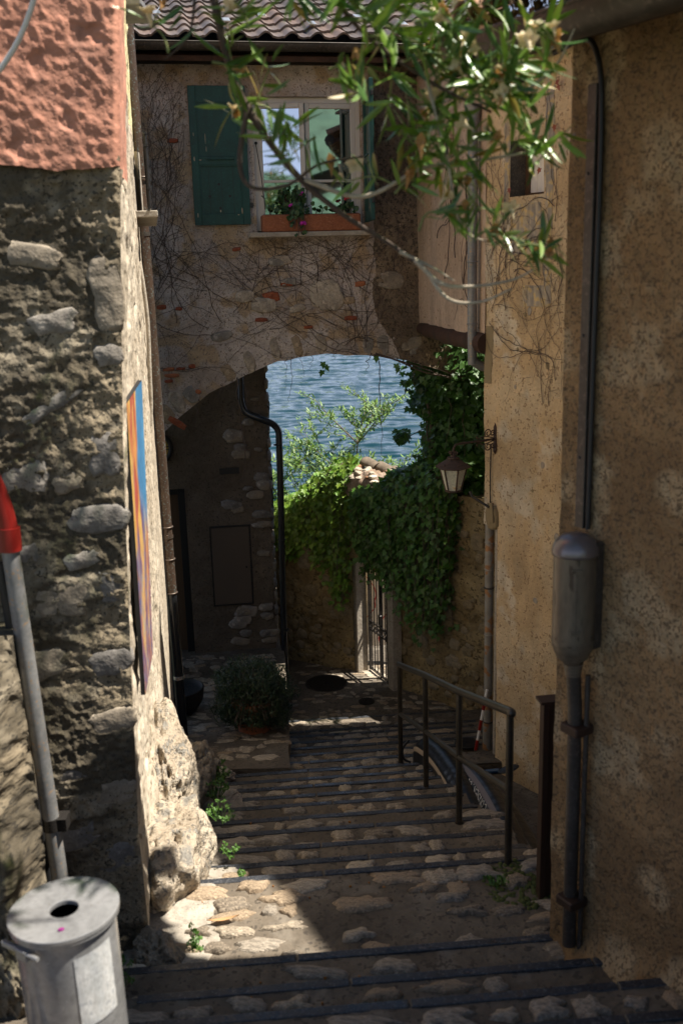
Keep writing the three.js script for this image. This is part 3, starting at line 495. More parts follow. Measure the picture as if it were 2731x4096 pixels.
// ---------------------------------------------------------------- flower box on the sill
{
  const fb = thing('flower_box', 'long terracotta window box on the stone sill beside the green shutter', 'flower box', FAC, 11);
  part('trough', [box(-1.68, -0.62, 3.764, 3.94, 0.02, 0.19, 0.02)], M.terracotta, fb);
  part('soil', box(-1.66, -0.64, 3.93, 3.943, 0.035, 0.175), M.soil, fb);
  const gm = thing('geranium', 'trailing geranium with a magenta bloom spilling over the terracotta window box', 'plant', FAC, 11);
  seed(51);
  const stems = [], leaves = [];
  const leaf = () => { const g = new THREE.CircleGeometry(0.026, 9), p = g.attributes.position; for (let i = 1; i < p.count; i++) { const k = 1 + 0.14 * Math.sin(i * 4.2); p.setXYZ(i, p.getX(i) * k, p.getY(i) * k, 0.008 * Math.cos(i * 2.1)); } g.computeVertexNormals(); return g; };
  const sprig = (x, y, z, lx, ly, lz, n) => {
    const P = curve([[x, y, z], [x + lx * 0.4, y + Math.max(0.05, ly * 0.6) , z + lz * 0.6], [x + lx, y + ly, z + lz]], 8); stems.push(tube(P, 0.004, 5));
    for (let i = 0; i < n; i++) { const p = P[2 + Math.floor(rnd() * (P.length - 2))]; const q = V(p.x + rr(-0.05, 0.05), p.y + rr(-0.05, 0.05), p.z + rr(0, 0.05)); stems.push(tube([p, q], 0.002, 4)); leaves.push(at(leaf().scale(rr(0.7, 1.25), rr(0.7, 1.25), 1), q.x, q.y, q.z, rr(-0.9, 0.3), rr(-0.6, 0.6))); }
  };
  for (let i = 0; i < 16; i++) sprig(-1.33 + rr(-0.1, 0.12), 3.94, 0.1, rr(-0.1, 0.12), rr(0.05, 0.3), rr(0, 0.08), 6);
  for (let i = 0; i < 9; i++) sprig(-1.33 + rr(-0.06, 0.05), 3.95, 0.16, rr(-0.06, 0.08), rr(-0.24, 0), rr(0.05, 0.09), 5);
  for (let i = 0; i < 4; i++) sprig(-0.78 + rr(-0.1, 0.12), 3.94, 0.1, rr(-0.08, 0.08), rr(0.05, 0.14), rr(0, 0.05), 4);
  sprig(-1.58, 3.94, 0.1, -0.02, 0.1, 0.02, 3); sprig(-1.03, 3.94, 0.1, 0.03, 0.08, 0.02, 3);
  part('stem', merge(stems), M.vine, gm);
  part('foliage', merge(leaves), leafM('geraniumLeaf', [0.035, 0.095, 0.022], { transmission: 0.3 }), gm, undefined, 'stuff');
  const bloom = (x, y, z, m, n) => { const gs = []; for (let i = 0; i < n; i++) { const a = rnd() * 6.28, b = rr(-0.4, 1.2); gs.push(at(new THREE.CircleGeometry(0.014, 6), x + 0.024 * Math.cos(a) * Math.cos(b), y + 0.02 * Math.sin(b), z + 0.024 * Math.sin(a) * Math.cos(b) + 0.01, rr(-1, 0.6), rr(-1, 1))); } part('bloom', merge(gs), m, gm); };
  bloom(-1.26, 3.84, 0.25, M.magenta, 22); bloom(-1.37, 4.02, 0.2, M.magenta, 7); bloom(-0.76, 4.09, 0.14, M.redPetal, 9); bloom(-1.25, 4.14, 0.16, M.magenta, 6);
}
// ---------------------------------------------------------------- house wall inside the passage
{
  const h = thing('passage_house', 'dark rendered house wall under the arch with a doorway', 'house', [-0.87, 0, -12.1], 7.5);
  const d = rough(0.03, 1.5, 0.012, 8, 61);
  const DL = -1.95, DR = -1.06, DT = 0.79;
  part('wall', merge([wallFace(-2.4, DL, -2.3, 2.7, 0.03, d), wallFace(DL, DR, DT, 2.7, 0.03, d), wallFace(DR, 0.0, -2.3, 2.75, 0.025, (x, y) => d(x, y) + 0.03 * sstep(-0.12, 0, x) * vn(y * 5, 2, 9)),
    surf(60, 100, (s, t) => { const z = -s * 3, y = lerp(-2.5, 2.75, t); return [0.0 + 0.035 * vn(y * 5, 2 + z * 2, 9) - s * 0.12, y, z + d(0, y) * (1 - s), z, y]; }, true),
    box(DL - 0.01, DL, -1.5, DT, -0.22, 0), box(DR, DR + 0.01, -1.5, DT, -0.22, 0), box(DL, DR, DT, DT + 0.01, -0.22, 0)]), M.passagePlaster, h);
  const door = part('door', [box(DL, DR, -1.45, DT, -0.24, -0.19)], M.windowWood, h);
  part('door_frame', [box(DR - 0.09, DR, -1.45, DT, -0.2, -0.1, 0.005), box(DL, DL + 0.09, -1.45, DT, -0.2, -0.1, 0.005), box(DL + 0.09, DR - 0.09, DT - 0.09, DT, -0.2, -0.1, 0.005)], M.black, door);
  part('glazing', box(DL + 0.2, DR - 0.2, -0.4, DT - 0.2, -0.192, -0.186), M.pane, door);
  part('door_panel', box(DL + 0.2, DR - 0.2, -1.3, -0.55, -0.192, -0.18, 0.004), M.windowWood, door);
  const cab = part('meter_cabinet', [box(-0.765, -0.30, -0.73, 0.272, 0.015, 0.035, 0.004)], S('cabinet', { c: [0.095, 0.07, 0.05], roughness: 0.6 }), h);
  part('cabinet_frame', [box(-0.785, -0.77, -0.75, 0.292, 0, 0.03), box(-0.295, -0.28, -0.75, 0.292, 0, 0.03), box(-0.77, -0.295, 0.277, 0.292, 0, 0.03), box(-0.77, -0.295, -0.75, -0.735, 0, 0.03)], M.black, cab);
  part('lock', at(cyl(0.014, 0.014, 0.012, 12), -0.35, -0.25, 0.036, Math.PI / 2), M.darkMetal, cab);
  part('beam_socket', [box(-0.62, -0.38, 0.95, 1.02, 0.0, 0.03)], M.black, h);
  seed(62);
  for (let i = 0; i < 34; i++) { const x = rr(-0.5, -0.03), y = rnd() < 0.6 ? rr(-0.1, 2.0) : rr(-1.35, -0.75), w = rr(0.1, 0.26); if (y > -0.75 && y < 0.3 && x < -0.24) continue; part('stone', at(stoneGeo(w, w * rr(0.4, 0.7), 0.03, i * 3.7, 9, 0.5), x - w * 0.2, y, d(x, y) + 0.005, 0, 0, rr(-0.2, 0.2)), pick([M.stone3, M.stone5, M.stone1]), h); }
  for (let i = 0; i < 26; i++) { const y = -2.1 + i * 0.18 + rr(-0.03, 0.03); part('quoin', at(stoneGeo(rr(0.22, 0.4), rr(0.12, 0.17), 0.03, i * 5.1, 10, 0.7), 0.0, y, -0.12, 0, Math.PI / 2, rr(-0.06, 0.06)), pick([M.stone3, M.stone5]), h); }
  const ow = part('round_window', [at(new THREE.TorusGeometry(0.175, 0.03, 8, 40), -1.36, 1.31, 0.03)], M.black, h);
  part('pane', at(cyl(0.17, 0.17, 0.02, 40), -1.36, 1.31, 0.015, Math.PI / 2), S('amber', { c: [0.5, 0.33, 0.06], roughness: 0.3 }), ow);
  part('bar', [box(-1.53, -1.19, 1.29, 1.3, 0.03, 0.045), box(-1.53, -1.19, 1.325, 1.335, 0.03, 0.045), box(-1.365, -1.355, 1.14, 1.48, 0.028, 0.043)], M.black, ow);
  const bp = thing('drainpipe', 'black drainpipe stepping around the corner of the passage wall beside the lake view', 'drainpipe', [-0.87, 0, -12.1], 7.5);
  part('pipe', tube(curve([[-0.31, 2.5, 0.09], [-0.31, 2.1, 0.09], [-0.31, 1.84, 0.09], [-0.27, 1.72, 0.1], [-0.1, 1.63, 0.12], [0.06, 1.55, 0.12], [0.115, 1.47, 0.12], [0.12, 1.35, 0.12], [0.11, 0.6, 0.12], [0.09, -0.4, 0.12], [0.07, -2.0, 0.12]], 70), 0.042, 14), M.blackPipe, bp);
  for (const y of [1.3, 0.1, -1.1]) part('bracket', at(new THREE.TorusGeometry(0.044, 0.008, 6, 24), 0.1, y, 0.12, Math.PI / 2), M.black, bp);
}
// ---------------------------------------------------------------- yellow house on the right
const YEL = [1.308, 0, -8.9];
const poly = (pts, y0, y1) => { const s = new THREE.Shape(pts.map(([x, z]) => new THREE.Vector2(x, -z))), g = new THREE.ExtrudeGeometry(s, { depth: y1 - y0, bevelEnabled: false }); g.rotateX(-Math.PI / 2); g.translate(0, y0, 0); return boxUV(g.index ? g.toNonIndexed() : g); };
let gut, coppi;
{
  const h = thing('yellow_house', 'ochre yellow rendered house with vines and a small recessed window at the lane', 'house', YEL, -60);
  const d = rough(0.025, 1.4, 0.005, 11, 81);
  const NL = 0.31, NR = 0.728, NB = 3.912, NT = 4.35;
  part('wall', merge([
    wallFace(0, NL, 1.1, 5.0, 0.016, d), wallFace(NR, 1.6, 1.1, 5.0, 0.016, d), wallFace(NL, NR, 1.1, NB, 0.016, d), wallFace(NL, NR, NT, 5.0, 0.016, d),
    wallFace(0.2, 1.6, -2.4, 1.1, 0.016, (x, y) => d(x, y)),
    surf(10, 120, (s, t) => { const y = lerp(1.1, 5.0, t); return [0, y, d(0, y) - s * 0.3, -s * 0.3, y]; }), surf(10, 120, (s, t) => { const y = lerp(-2.4, 1.1, t); return [0.2, y, d(0.2, y) - s * 0.3, -s * 0.3, y]; }),
    box(0, 0.2, 1.05, 1.1, -0.3, 0.0),
    box(NL - 0.2, NL, NB, NT, -0.2, -0.012), box(NR, NR + 0.2, NB, NT, -0.2, -0.012), box(NL, NR, NT, NT + 0.1, -0.2, -0.012), box(NL, NR, NB - 0.1, NB, -0.2, -0.012),
  ]), M.yellowPlaster, h);
  const w = part('window', [box(NL + 0.003, NL + 0.05, NB, NT, -0.2, -0.165), box(NL + 0.05, NR, NT - 0.045, NT, -0.2, -0.165), box(NR - 0.04, NR, NB, NT - 0.045, -0.2, -0.165), box(NL + 0.05, NR - 0.04, NB, NB + 0.03, -0.2, -0.165)], M.windowWood, h);
  part('curtain', surf(40, 4, (s, t) => [lerp(NL + 0.05, NR - 0.04, s), lerp(NB + 0.03, NT - 0.04, t), -0.185 + 0.008 * Math.sin(s * 26), s, t]), M.curtain, w);
  part('reveal', [box(NL, NL + 0.003, NB, NT, -0.2, -0.004)], S('revealShade', { map: weather(0.5, [0.12, 0.1, 0.075], [0.07, 0.06, 0.045], [0.2, 0.17, 0.11], { n: 128, sd: 140 }) }), w);  // thin dark lining: the shade of the niche jamb is put into its colour
  const grey = S('greyBand', { map: weather(0.6, [0.33, 0.29, 0.24], [0.42, 0.34, 0.23], [0.5, 0.36, 0.16], { n: 256, sd: 141, speckF: 14, speckAt: 0.14, streak: 1 }), bumpMap: bumpFine, bumpScale: 0.003 });
  const ragged = (x0, x1, y0, y1, sd, par, m, name, lab) => { const f = (y, e) => e + 0.018 * fbm(y * 9, sd, 1, 3); part(name, surf(8, 60, (s, t) => { const y = lerp(y0, y1, t), x = lerp(f(y, x0), f(y + 7, x1), s); return [x, y, d(x, y) + 0.004, x, y]; }), m, par, lab); };
  ragged(0.75, 0.84, 3.2, 4.8, 1, h, grey, 'worn_paint'); ragged(0.32, 0.7, 3.45, 3.85, 2, h, grey, 'worn_paint'); ragged(0.5, 0.84, 3.03, 3.2, 3, h, grey, 'worn_paint'); ragged(0.24, 0.3, 3.7, 4.5, 4, h, grey, 'worn_paint');
  ragged(0.005, 0.1, 2.35, 2.85, 5, h, S('bareRender', { c: [0.26, 0.2, 0.11], bumpMap: bumpFine, bumpScale: 0.004 }), 'bare_render');
  seed(82);
  for (let i = 0; i < 9; i++) { const x = rr(0.25, 1.0), y = rr(-1.2, 3.3), s = rr(0.02, 0.07); part('plaster_chip', at(stoneGeo(s, s * rr(0.8, 1.8), 0.002, i * 4.1, 9), x, y, d(x, y) + 0.001), pick([grey, M.bareRender, M.sideRender]), h); }
  // broken plaster and bracket low on the corner
  part('broken_corner', [at(stoneGeo(0.16, 0.22, 0.03, 3, 12, 0.6), 0.13, 1.14, 0.005), at(box(-0.035, 0.035, -0.09, 0.09, 0, 0.012, 0.003), 0.15, 1.19, 0.035, 0, 0, 0.1)], M.bareRender, h);
  part('bracket', [tube([V(0.14, 1.24, 0.05), V(-0.02, 1.32, 0.12), V(-0.05, 1.36, 0.12)], 0.012, 8)], M.darkMetal, h);
  // the pinkish side wall over the passage, carried on a log lintel
  const q = -81.4 * DEG - -60 * DEG;
  const dp = rough(0.02, 1.4, 0.004, 11, 83), turn = (g) => g.rotateY(q);
  part('side_wall', [turn(wallFace(-2.75, -0.001, 2.72, 5.35, 0.03, (x, y) => dp(x, y) * sstep(0, -0.2, x))), turn(box(-2.75, -0.01, 2.70, 2.78, -0.35, -0.03))], M.pinkBeige, h);
  const slit = part('slit_window', [turn(box(-1.28, -1.06, 4.33, 4.68, 0.0, 0.035, 0.004))], M.pinkBeige, h);
  part('opening', turn(box(-1.21, -1.11, 4.4, 4.66, 0.0, 0.0375)), M.black, slit);
  part('log_lintel', turn(tube([...Array(30)].map((_, i) => V(-2.5 + i * 0.0862, 2.69 - 0.01 * Math.sin(i / 8) + 0.008 * vn(i * 0.6, 1, 2), -0.02 + 0.012 * vn(i * 0.5, 5, 2))), (t) => 0.07 + 0.022 * t + 0.006 * vn(t * 14, 3, 1), 14)), M.wood, h);
  // the rest of the building behind these walls, and its roof
  const back = (g) => { g.translate(-YEL[0], 0, -YEL[2]); g.rotateY(60 * DEG); return g; };
  part('body', [back(poly([[1.45, -10.9], [1.6, -9.2], [2.05, -8.4], [3.95, -5.0], [6.6, -5.0], [6.6, -10.9]], 2.75, 5.0)), back(poly([[1.62, -8.75], [3.6, -5.0], [6.6, -5.0], [6.6, -10.9], [1.95, -10.9]], -2.6, 2.75))], M.yellowPlaster, h);
  const roof = part('roof', box(-0.4, 5, -0.04, 0, -3.4, 0.12).rotateX(20 * DEG).translate(0, 5.02, 0), M.wood, h);
  seed(84);
  const cop = surf(10, 2, (s, t) => { const a = Math.PI * s; return [0.085 * Math.cos(a) * (1 - 0.12 * t), 0.075 * Math.sin(a) * (1 - 0.12 * t), t * -0.42 + 0.05, s * 0.3, t * 0.4]; });
  const copIn = surf(10, 1, (s, t) => { const a = Math.PI * s, k = 1 - 0.16 * t; return [0.085 * k * Math.cos(a), 0.075 * k * Math.sin(a), 0.05, s, t]; });
  const coppo = merge([cop, copIn]);
  coppi = (par, x0, n, y, z, rows, slope, sd) => { seed(sd); for (let r = 0; r < rows; r++) for (let i = 0; i < n; i++) { const m = new THREE.Mesh(coppo, pick(clayMats)); m.name = 'tile'; m.castShadow = true; m.position.set(x0 + i * 0.175 + rr(-0.012, 0.012), y + r * 0.33 * Math.sin(slope) + rr(0, 0.012), z - r * 0.33 * Math.cos(slope)); m.rotation.set(slope, rr(-0.05, 0.05), rr(-0.05, 0.05)); par.add(m); } };
  coppi(roof, -0.32, 9, 5.05, 0.14, 3, 20 * DEG, 85);
  const r2 = part('side_roof', turn(box(-2.75, -0.02, 5.33, 5.36, -0.6, 0.12)), M.wood, h);
  seed(86);
  for (let i = 0; i < 14; i++) { const g = coppo.clone(); g.rotateX(18 * DEG); g.translate(-2.6 + i * 0.18, 5.37 + rr(0, 0.015), 0.12); part('tile', turn(g), pick(clayMats), r2); }
  gut = (r, x0, x1, y, z) => merge([surf(60, 14, (s, t) => { const a = Math.PI * (1 + t); return [lerp(x0, x1, s), y + r * Math.sin(a), z - r * Math.cos(a), s * (x1 - x0), t * r * 3]; }, true), at(tube([V(x0, 0, 0), V(x1, 0, 0)], 0.008, 8), 0, y, z + r), at(cyl(r, r, 0.005, 24), x0, y, z, 0, 0, Math.PI / 2)]);
  const g1 = part('gutter', gut(0.065, -0.35, 1.6, 4.985, 0.16), M.gutterMetal, h);
  part('gutter_bracket', [-0.2, 0.25, 0.62, 1.1].map((x) => at(new THREE.TorusGeometry(0.068, 0.007, 6, 20, Math.PI), x, 4.985, 0.16, 0, Math.PI / 2, 0).scale(1, 1, 1)).map((g) => { const p = g.attributes.position; for (let i = 0; i < p.count; i++) p.setY(i, 2 * 4.985 - p.getY(i)); g.computeVertexNormals(); return g; }), M.darkMetal, g1);

  const dp2 = thing('downpipe', 'grey zinc downpipe on the pinkish wall ending in an elbow above the arch', 'drainpipe', [1.215, 0, -9.06]);
  part('pipe', tube([...curve([[0, 4.55, 0.0], [0, 4.3, 0], [0, 3, 0], [0.004, 2.62, 0]], 20), V(0.006, 2.5, 0)], 0.043, 18), M.zinc, dp2);
  part('elbow', tube([V(-0.012, 2.545, 0), V(0.07, 2.49, -0.02), V(0.2, 2.44, -0.05)], 0.0425, 18), M.zinc, dp2);
  part('hopper', at(cyl(0.075, 0.044, 0.2, 18), 0, 4.6, 0), M.zinc, dp2);
  for (const y of [4.17, 2.86, 3.4]) { part('joint', at(new THREE.TorusGeometry(0.044, 0.006, 8, 28), 0, y, 0, Math.PI / 2), M.zinc, dp2); }
  part('clamp', [at(cyl(0.047, 0.047, 0.03, 20), 0, 4.14, 0), box(0.03, 0.1, 4.125, 4.155, -0.02, 0.0)], M.gutterMetal, dp2);
  const lp = thing('downpipe', 'rust-streaked grey downpipe rising from the ground at the corner under the lantern', 'drainpipe', [1.368, 0, -8.92]);
  part('pipe', tube([...Array(40)].map((_, i) => V(-0.01 * (i > 33 ? (i - 33) / 6 : 0), 1.6 - i * 0.075, 0)), (t) => 0.041 + (t > 0.86 ? 0.004 : 0), 18), M.rustZinc, lp);
  for (const [y, k] of [[0.86, 0], [0.6, 0], [0.42, 1], [-0.05, 0], [-0.62, 0], [-0.95, 1], [-1.12, 0]]) part(k ? 'clamp' : 'joint', at(new THREE.TorusGeometry(0.042, k ? 0.009 : 0.005, 8, 28), 0, y, 0, Math.PI / 2), k ? M.gutterMetal : M.rustZinc, lp);
  const sp = thing('cable_pipe', 'thin cream cable pipe between the rusty downpipe and the yellow wall', 'pipe', [1.42, 0, -8.80]);
  part('pipe', tube([V(0, 1.15, 0), V(0, 0, 0), V(-0.005, -1.5, 0)], 0.019, 10), M.sill, sp);
  part('cable', tube([V(0.035, 1.1, 0.02), V(0.035, -1.4, 0.02)], 0.011, 8), M.zinc, sp);
}
{ // wall lantern
  const t = thing('wall_lantern', 'rusty tapered wall lantern with milky panes on a scrolled iron bracket', 'lantern', [1.39, 1.865, -8.76], -60);
  const iron = M.lampIron;
  part('wall_plate', [box(-0.02, 0.02, -0.11, 0.11, 0.0, 0.014, 0.005), at(new THREE.ConeGeometry(0.022, 0.04, 4), 0, 0.125, 0.007), at(new THREE.ConeGeometry(0.022, 0.04, 4), 0, -0.125, 0.007, Math.PI)], iron, t);
  part('arm', tube([V(0, 0.0, 0.0), V(0, 0.0, 0.4), V(0, -0.005, 0.44), V(0, -0.03, 0.462), V(0, -0.07, 0.468)], 0.0105, 10), iron, t);
  const scroll = (y0, z0, r, dir, turns = 1.5, ph = 0) => tube([...Array(26)].map((_, i) => { const a = ph + (i / 25) * turns * 6.283 * dir, k = r * (1 - (i / 25) * 0.75); return V(0, y0 + k * Math.sin(a), z0 + k * Math.cos(a)); }), 0.005, 6);
  part('scroll', [scroll(0.06, 0.085, 0.04, 1, 1.3, -0.5), scroll(0.055, 0.035, 0.028, -1, 1.3, 3), scroll(-0.06, 0.085, 0.04, -1, 1.3, 0.5), scroll(-0.055, 0.035, 0.026, 1, 1.3, 3), tube(curve([[0, 0.01, 0.02], [0, 0.035, 0.13], [0, 0.02, 0.2], [0, 0.035, 0.215], [0, 0.045, 0.2]], 16), 0.005, 6), tube(curve([[0, -0.01, 0.02], [0, -0.035, 0.13], [0, -0.02, 0.2], [0, -0.035, 0.215], [0, -0.045, 0.2]], 16), 0.005, 6)], iron, t);
  const lamp = (g) => at(g, 0, -0.07, 0.468);
  part('crown', [lamp(at(cyl(0.014, 0.028, 0.05, 12), 0, -0.02, 0)), lamp(at(cyl(0.05, 0.055, 0.012, 16), 0, -0.045, 0)), ...[0, 1, 2, 3].map((k) => { const g = scroll(0, 0.03, 0.018, 1, 1.2, 2.5); g.rotateY(k * Math.PI / 2 + 0.4); return lamp(g); })], iron, t);
  const roof = part('lamp_roof', [lamp(at(new THREE.CylinderGeometry(0.045, 0.162, 0.075, 6, 3), 0, -0.088, 0, 0, 0.25)), lamp(at(new THREE.CylinderGeometry(0.155, 0.15, 0.012, 6), 0, -0.128, 0, 0, 0.25))], iron, t);
  part('knob', [0, 1, 2, 3, 4, 5].map((k) => { const a = k * Math.PI / 3 + 0.25 + 0; return lamp(at(new THREE.SphereGeometry(0.01, 8, 6), 0.12 * Math.sin(a), -0.1, 0.12 * Math.cos(a))); }), iron, roof);
  const yT = -0.135, yB = -0.335, rT = 0.118, rB = 0.066;
  for (let k = 0; k < 6; k++) {
    const a = k * Math.PI / 3 + 0.25, b = a + Math.PI / 3, P = (ang, r, y) => V(r * Math.sin(ang), y, r * Math.cos(ang));
    part('lamp_bar', lamp(tube([P(a, rT, yT), P(a, rB, yB)], 0.0075, 6)), iron, t);
    const s = surf(1, 1, (u, v) => { const p = P(a, 1, 0).lerp(P(b, 1, 0), u).multiplyScalar(lerp(rB, rT, v) * 0.98); return [p.x, lerp(yB, yT, v), p.z, u * 0.12, v * 0.2]; });
    part('pane', lamp(s), M.milkGlass, t);
  }
  part('base', lamp(at(cyl(0.078, 0.074, 0.014, 6), 0, yB - 0.004, 0, 0, 0.25)), iron, t); part('top_rim', lamp(at(new THREE.CylinderGeometry(0.125, 0.122, 0.012, 6), 0, yT, 0, 0, 0.25)), iron, t);
  part('wire', tube([V(-0.05, -0.05, 0.012), V(-0.055, -0.35, 0.014), V(-0.05, -0.62, 0.014)], 0.006, 6), M.darkMetal, t);
}
// ---------------------------------------------------------------- near house on the right: spotted ochre rough-cast
{
  const toLocal = (q) => { q.translate(-0.95, 0, 4.2); q.rotateY(59 * DEG); return q; };
  const h = thing('near_house', 'ochre rough-cast house wall filling the right edge of the lane', 'house', [0.95, 0, -4.2], -59);
  const d = (x, y) => 0.015 * fbm(x * 1.5, y * 1.5, 91, 3) + 0.009 * fbm(x * 26, y * 26, 5, 3) + 0.16 * sstep(0.32, 0.02, y + x * -0.35) * sstep(0.0, 0.3, x);
  const edge = (y) => 0.012 * fbm(y * 7, 2, 3, 4);
  part('wall', [surf(150, 560, (s, t) => { const y = lerp(-0.5, 4.26, t), x = lerp(edge(y), 1.5, s); return [x, y, d(x, y) * sstep(0, 0.03, x), x, y]; }),
    surf(40, 300, (s, t) => { const y = lerp(-0.9, 4.3, t); return [edge(y) + 0.006 * fbm(s * 9, y * 12, 4, 3) * Math.min(1, s * 20) + s * 0.15, y, -s * 0.25, -s * 0.25, y]; }, true),
    box(1.5, 3.6, -0.5, 4.3, -0.05, 0), toLocal(poly([[1.02, -4.19], [4.5, -4.19], [4.5, -1.1], [2.9, -1.1]], -0.5, 4.25))], M.ochreCast, h);
  const cd = part('conduit', [box(0.125, 0.172, 2.30, 4.045, 0.004, 0.036, 0.003)], M.gutterMetal, h);
  part('screw', [2.6, 3.1, 3.72].map((y) => at(new THREE.SphereGeometry(0.006, 8, 6), 0.142, y, 0.036)), M.black, cd);
  part('cable', tube(curve([[-0.09, 4.19, 0.03], [-0.02, 4.2, 0.03], [0.06, 4.215, 0.025], [0.12, 4.2, 0.02], [0.157, 4.14, 0.02], [0.18, 4.03, 0.02], [0.186, 3.0, 0.02], [0.186, 2.3, 0.02]], 40), 0.011, 10), M.black, h);
  // gutter, brackets, eave, clay tiles with dry moss
  const eave = part('eave_boards', [box(-0.33, 3.6, 4.22, 4.25, 0.0, 0.2), box(-0.36, 3.6, 4.2, 4.27, 0.185, 0.205)].map((g) => g), M.wood, h);
  const g = part('gutter', gut(0.095, -0.36, 2.6, 4.24, 0.3), M.gutterMetal, h);
  for (const x of [-0.3, 0.2, 0.78]) part('gutter_bracket', (() => { const q = surf(1, 18, (s, t) => { const a = Math.PI * (1 + t), r = 0.092; return [x - 0.014 + 0.028 * s, 4.265 + r * Math.sin(a), 0.3 - r * Math.cos(a), s, t]; }, true); return q; })(), M.darkMetal, g);
  const rs = (dy) => surf(24, 24, (s, t) => { const z = lerp(0.24, -3.4, t), x = lerp(Math.max(-0.34, (-0.1 - 0.515 * z) / 0.857), 4.2, s); return [x, 4.3 + dy - (z - 0.24) * 0.36, z, x, z]; }, dy < 0);
  const roof = part('roof', [rs(0), rs(-0.05)], M.wood, h);
  coppi(roof, -0.26, 20, 4.33, 0.27, 3, 20 * DEG, 92);
  seed(93);
  const tuft = []; for (let i = 0; i < 420; i++) { const x = rr(-0.32, 0.75), z = rr(0.1, 0.32), y = 4.32 + rr(0, 0.05), l = rr(0.02, 0.11); tuft.push(tube([V(x, y, z), V(x + rr(-0.02, 0.02), y + l * 0.7, z + rr(-0.01, 0.02)), V(x + rr(-0.04, 0.04), y + l, z + rr(-0.01, 0.04))], 0.0028, 3, false)); if (i % 3 === 0) tuft.push(at(new THREE.IcosahedronGeometry(rr(0.006, 0.02), 0), x, y, z)); }
  part('dry_moss', merge(tuft), M.dryMoss, roof, undefined, 'stuff');
  part('shade_block', toLocal(poly([[5.02, -4.0], [4.82, -4.41], [4.30, -5.455], [3.1, -7.85], [7.5, -7.85], [7.5, -4.0]], 4.2, 9.5)), M.ochreCast, h);  // unseen block added over the roofs; its edge sets the shadow line on the landing
  // meter capsule and pipes on the wall
  const t = thing('capsule_box', 'grey metal capsule-shaped housing with a domed cap fixed to the spotted wall', 'meter housing', [0.95, 0, -4.2], -59);
  const L = (pts) => new THREE.LatheGeometry(pts.map((p) => new THREE.Vector2(...p)), 40);
  const put = (q) => at(q, 0.195, 0.05, 0.095);
  part('body', put(L([[0.05, 1.70], [0.072, 1.715], [0.085, 1.745], [0.089, 1.79], [0.089, 2.16], [0.088, 2.165]])), M.tankMetal, t);
  part('bottom_cone', put(L([[0.036, 1.665], [0.04, 1.675], [0.068, 1.7], [0.0885, 1.755], [0.0905, 1.778], [0.0905, 1.784]])), M.tankMetal, t);
  part('domed_cap', put(L([[0.088, 2.155], [0.0965, 2.156], [0.0975, 2.168], [0.094, 2.19], [0.082, 2.215], [0.058, 2.235], [0.03, 2.245], [0, 2.247]])), M.tankCap, t);
  part('seam', [put(box(-0.004, 0.004, 1.76, 2.15, 0.086, 0.0915)), ...[1.83, 2.1].map((y) => put(box(-0.02, 0.02, y, y + 0.014, 0.084, 0.094)))].map((q) => at(q.translate(-0.195, 0, -0.095).rotateY(0.9), 0.195, 0, 0.095)), M.tankMetal, t);
  part('back_plate', box(0.12, 0.27, 1.79, 2.26, 0.0, 0.06, 0.01), M.gutterMetal, t);
  const pp = thing('metal_pipe', 'grey metal pipe with clamps running down the spotted wall below the capsule', 'pipe', [0.95, 0, -4.2], -59);
  part('pipe', tube([V(0.195, 1.72, 0.09), V(0.186, 1.5, 0.06), V(0.182, 1.0, 0.05), V(0.184, 0.3, 0.05)], 0.031, 16), M.gutterMetal, pp);
  part('pipe', tube([V(0.232, 1.66, 0.035), V(0.228, 1.0, 0.03), V(0.232, 0.3, 0.03)], 0.012, 12), M.gutterMetal, pp);
  part('collar', at(cyl(0.044, 0.034, 0.06, 18), 0.193, 1.69, 0.085), M.tankMetal, pp);
  for (const [x, y] of [[0.18, 1.38], [0.182, 0.52]]) part('clamp', box(x - 0.04, x + 0.066, y, y + 0.045, 0.0, 0.105, 0.01), M.brownMetal, pp);
}
{ // low brown sheet-metal gate leaf standing open at the corner, seen almost edge-on
  const g = thing('metal_gate', 'dark brown sheet metal gate closing the gap beside the corner of the near house', 'gate', [1.0, 0, -4.72], 8);
  part('leaf', box(0.02, 0.66, -0.5, 1.18, -0.012, 0.012), M.brownMetal, g);
  part('frame', [box(0, 0.03, -0.6, 1.2, -0.03, 0.03, 0.004), box(0.65, 0.69, -0.6, 1.2, -0.03, 0.03, 0.004), box(0.03, 0.65, 1.165, 1.2, -0.028, 0.028, 0.004), box(0.03, 0.65, -0.45, -0.41, -0.028, 0.028, 0.004)], M.brownMetal, g);
  part('top_rail', box(-0.02, 0.71, 1.2, 1.215, -0.045, 0.045, 0.003), M.brownMetal, g);
}
// ---------------------------------------------------------------- houses on the left
const EDGE = [[-1.2, -1.04], [0.08, -1.034], [0.74, -1.044], [1.655, -1.011], [2.69, -0.965], [3.83, -0.885], [4.46, -0.836], [6.8, -0.68]];
const sideX = (z, y) => { const t = clamp((-4.4 - z) / 4.75); return lerp(lut(EDGE, y), -1.712, t) + 0.14 * sstep(0.7, -0.9, y) * sstep(0.05, 0.25, t) * sstep(0.85, 0.5, t); };
const sideD = (z, y, k = 1) => k * sstep(-10, -6.5, z - 1.5 * sstep(1.2, 0, y)) * (0.02 * fbm(z * 2.2, y * 2.2, 101, 3) + 0.022 * fbm(z * 8, y * 8, 102, 4) - 0.025 * sstep(0.2, 0.5, fbm(z * 6, y * 6, 103, 3)));
const sideFace = (z0, z1, y0, y1, k) => surf(Math.round((z0 - z1) / 0.022), Math.round((y1 - y0) / 0.025), (s, t) => { const z = lerp(z0, z1, s), y = lerp(y0, y1, t), e = sstep(0, 0.08, -4.4 - z + 0.0); return [sideX(z, y) + sideD(z, y, k) * e, y, z, z, y]; }, true);
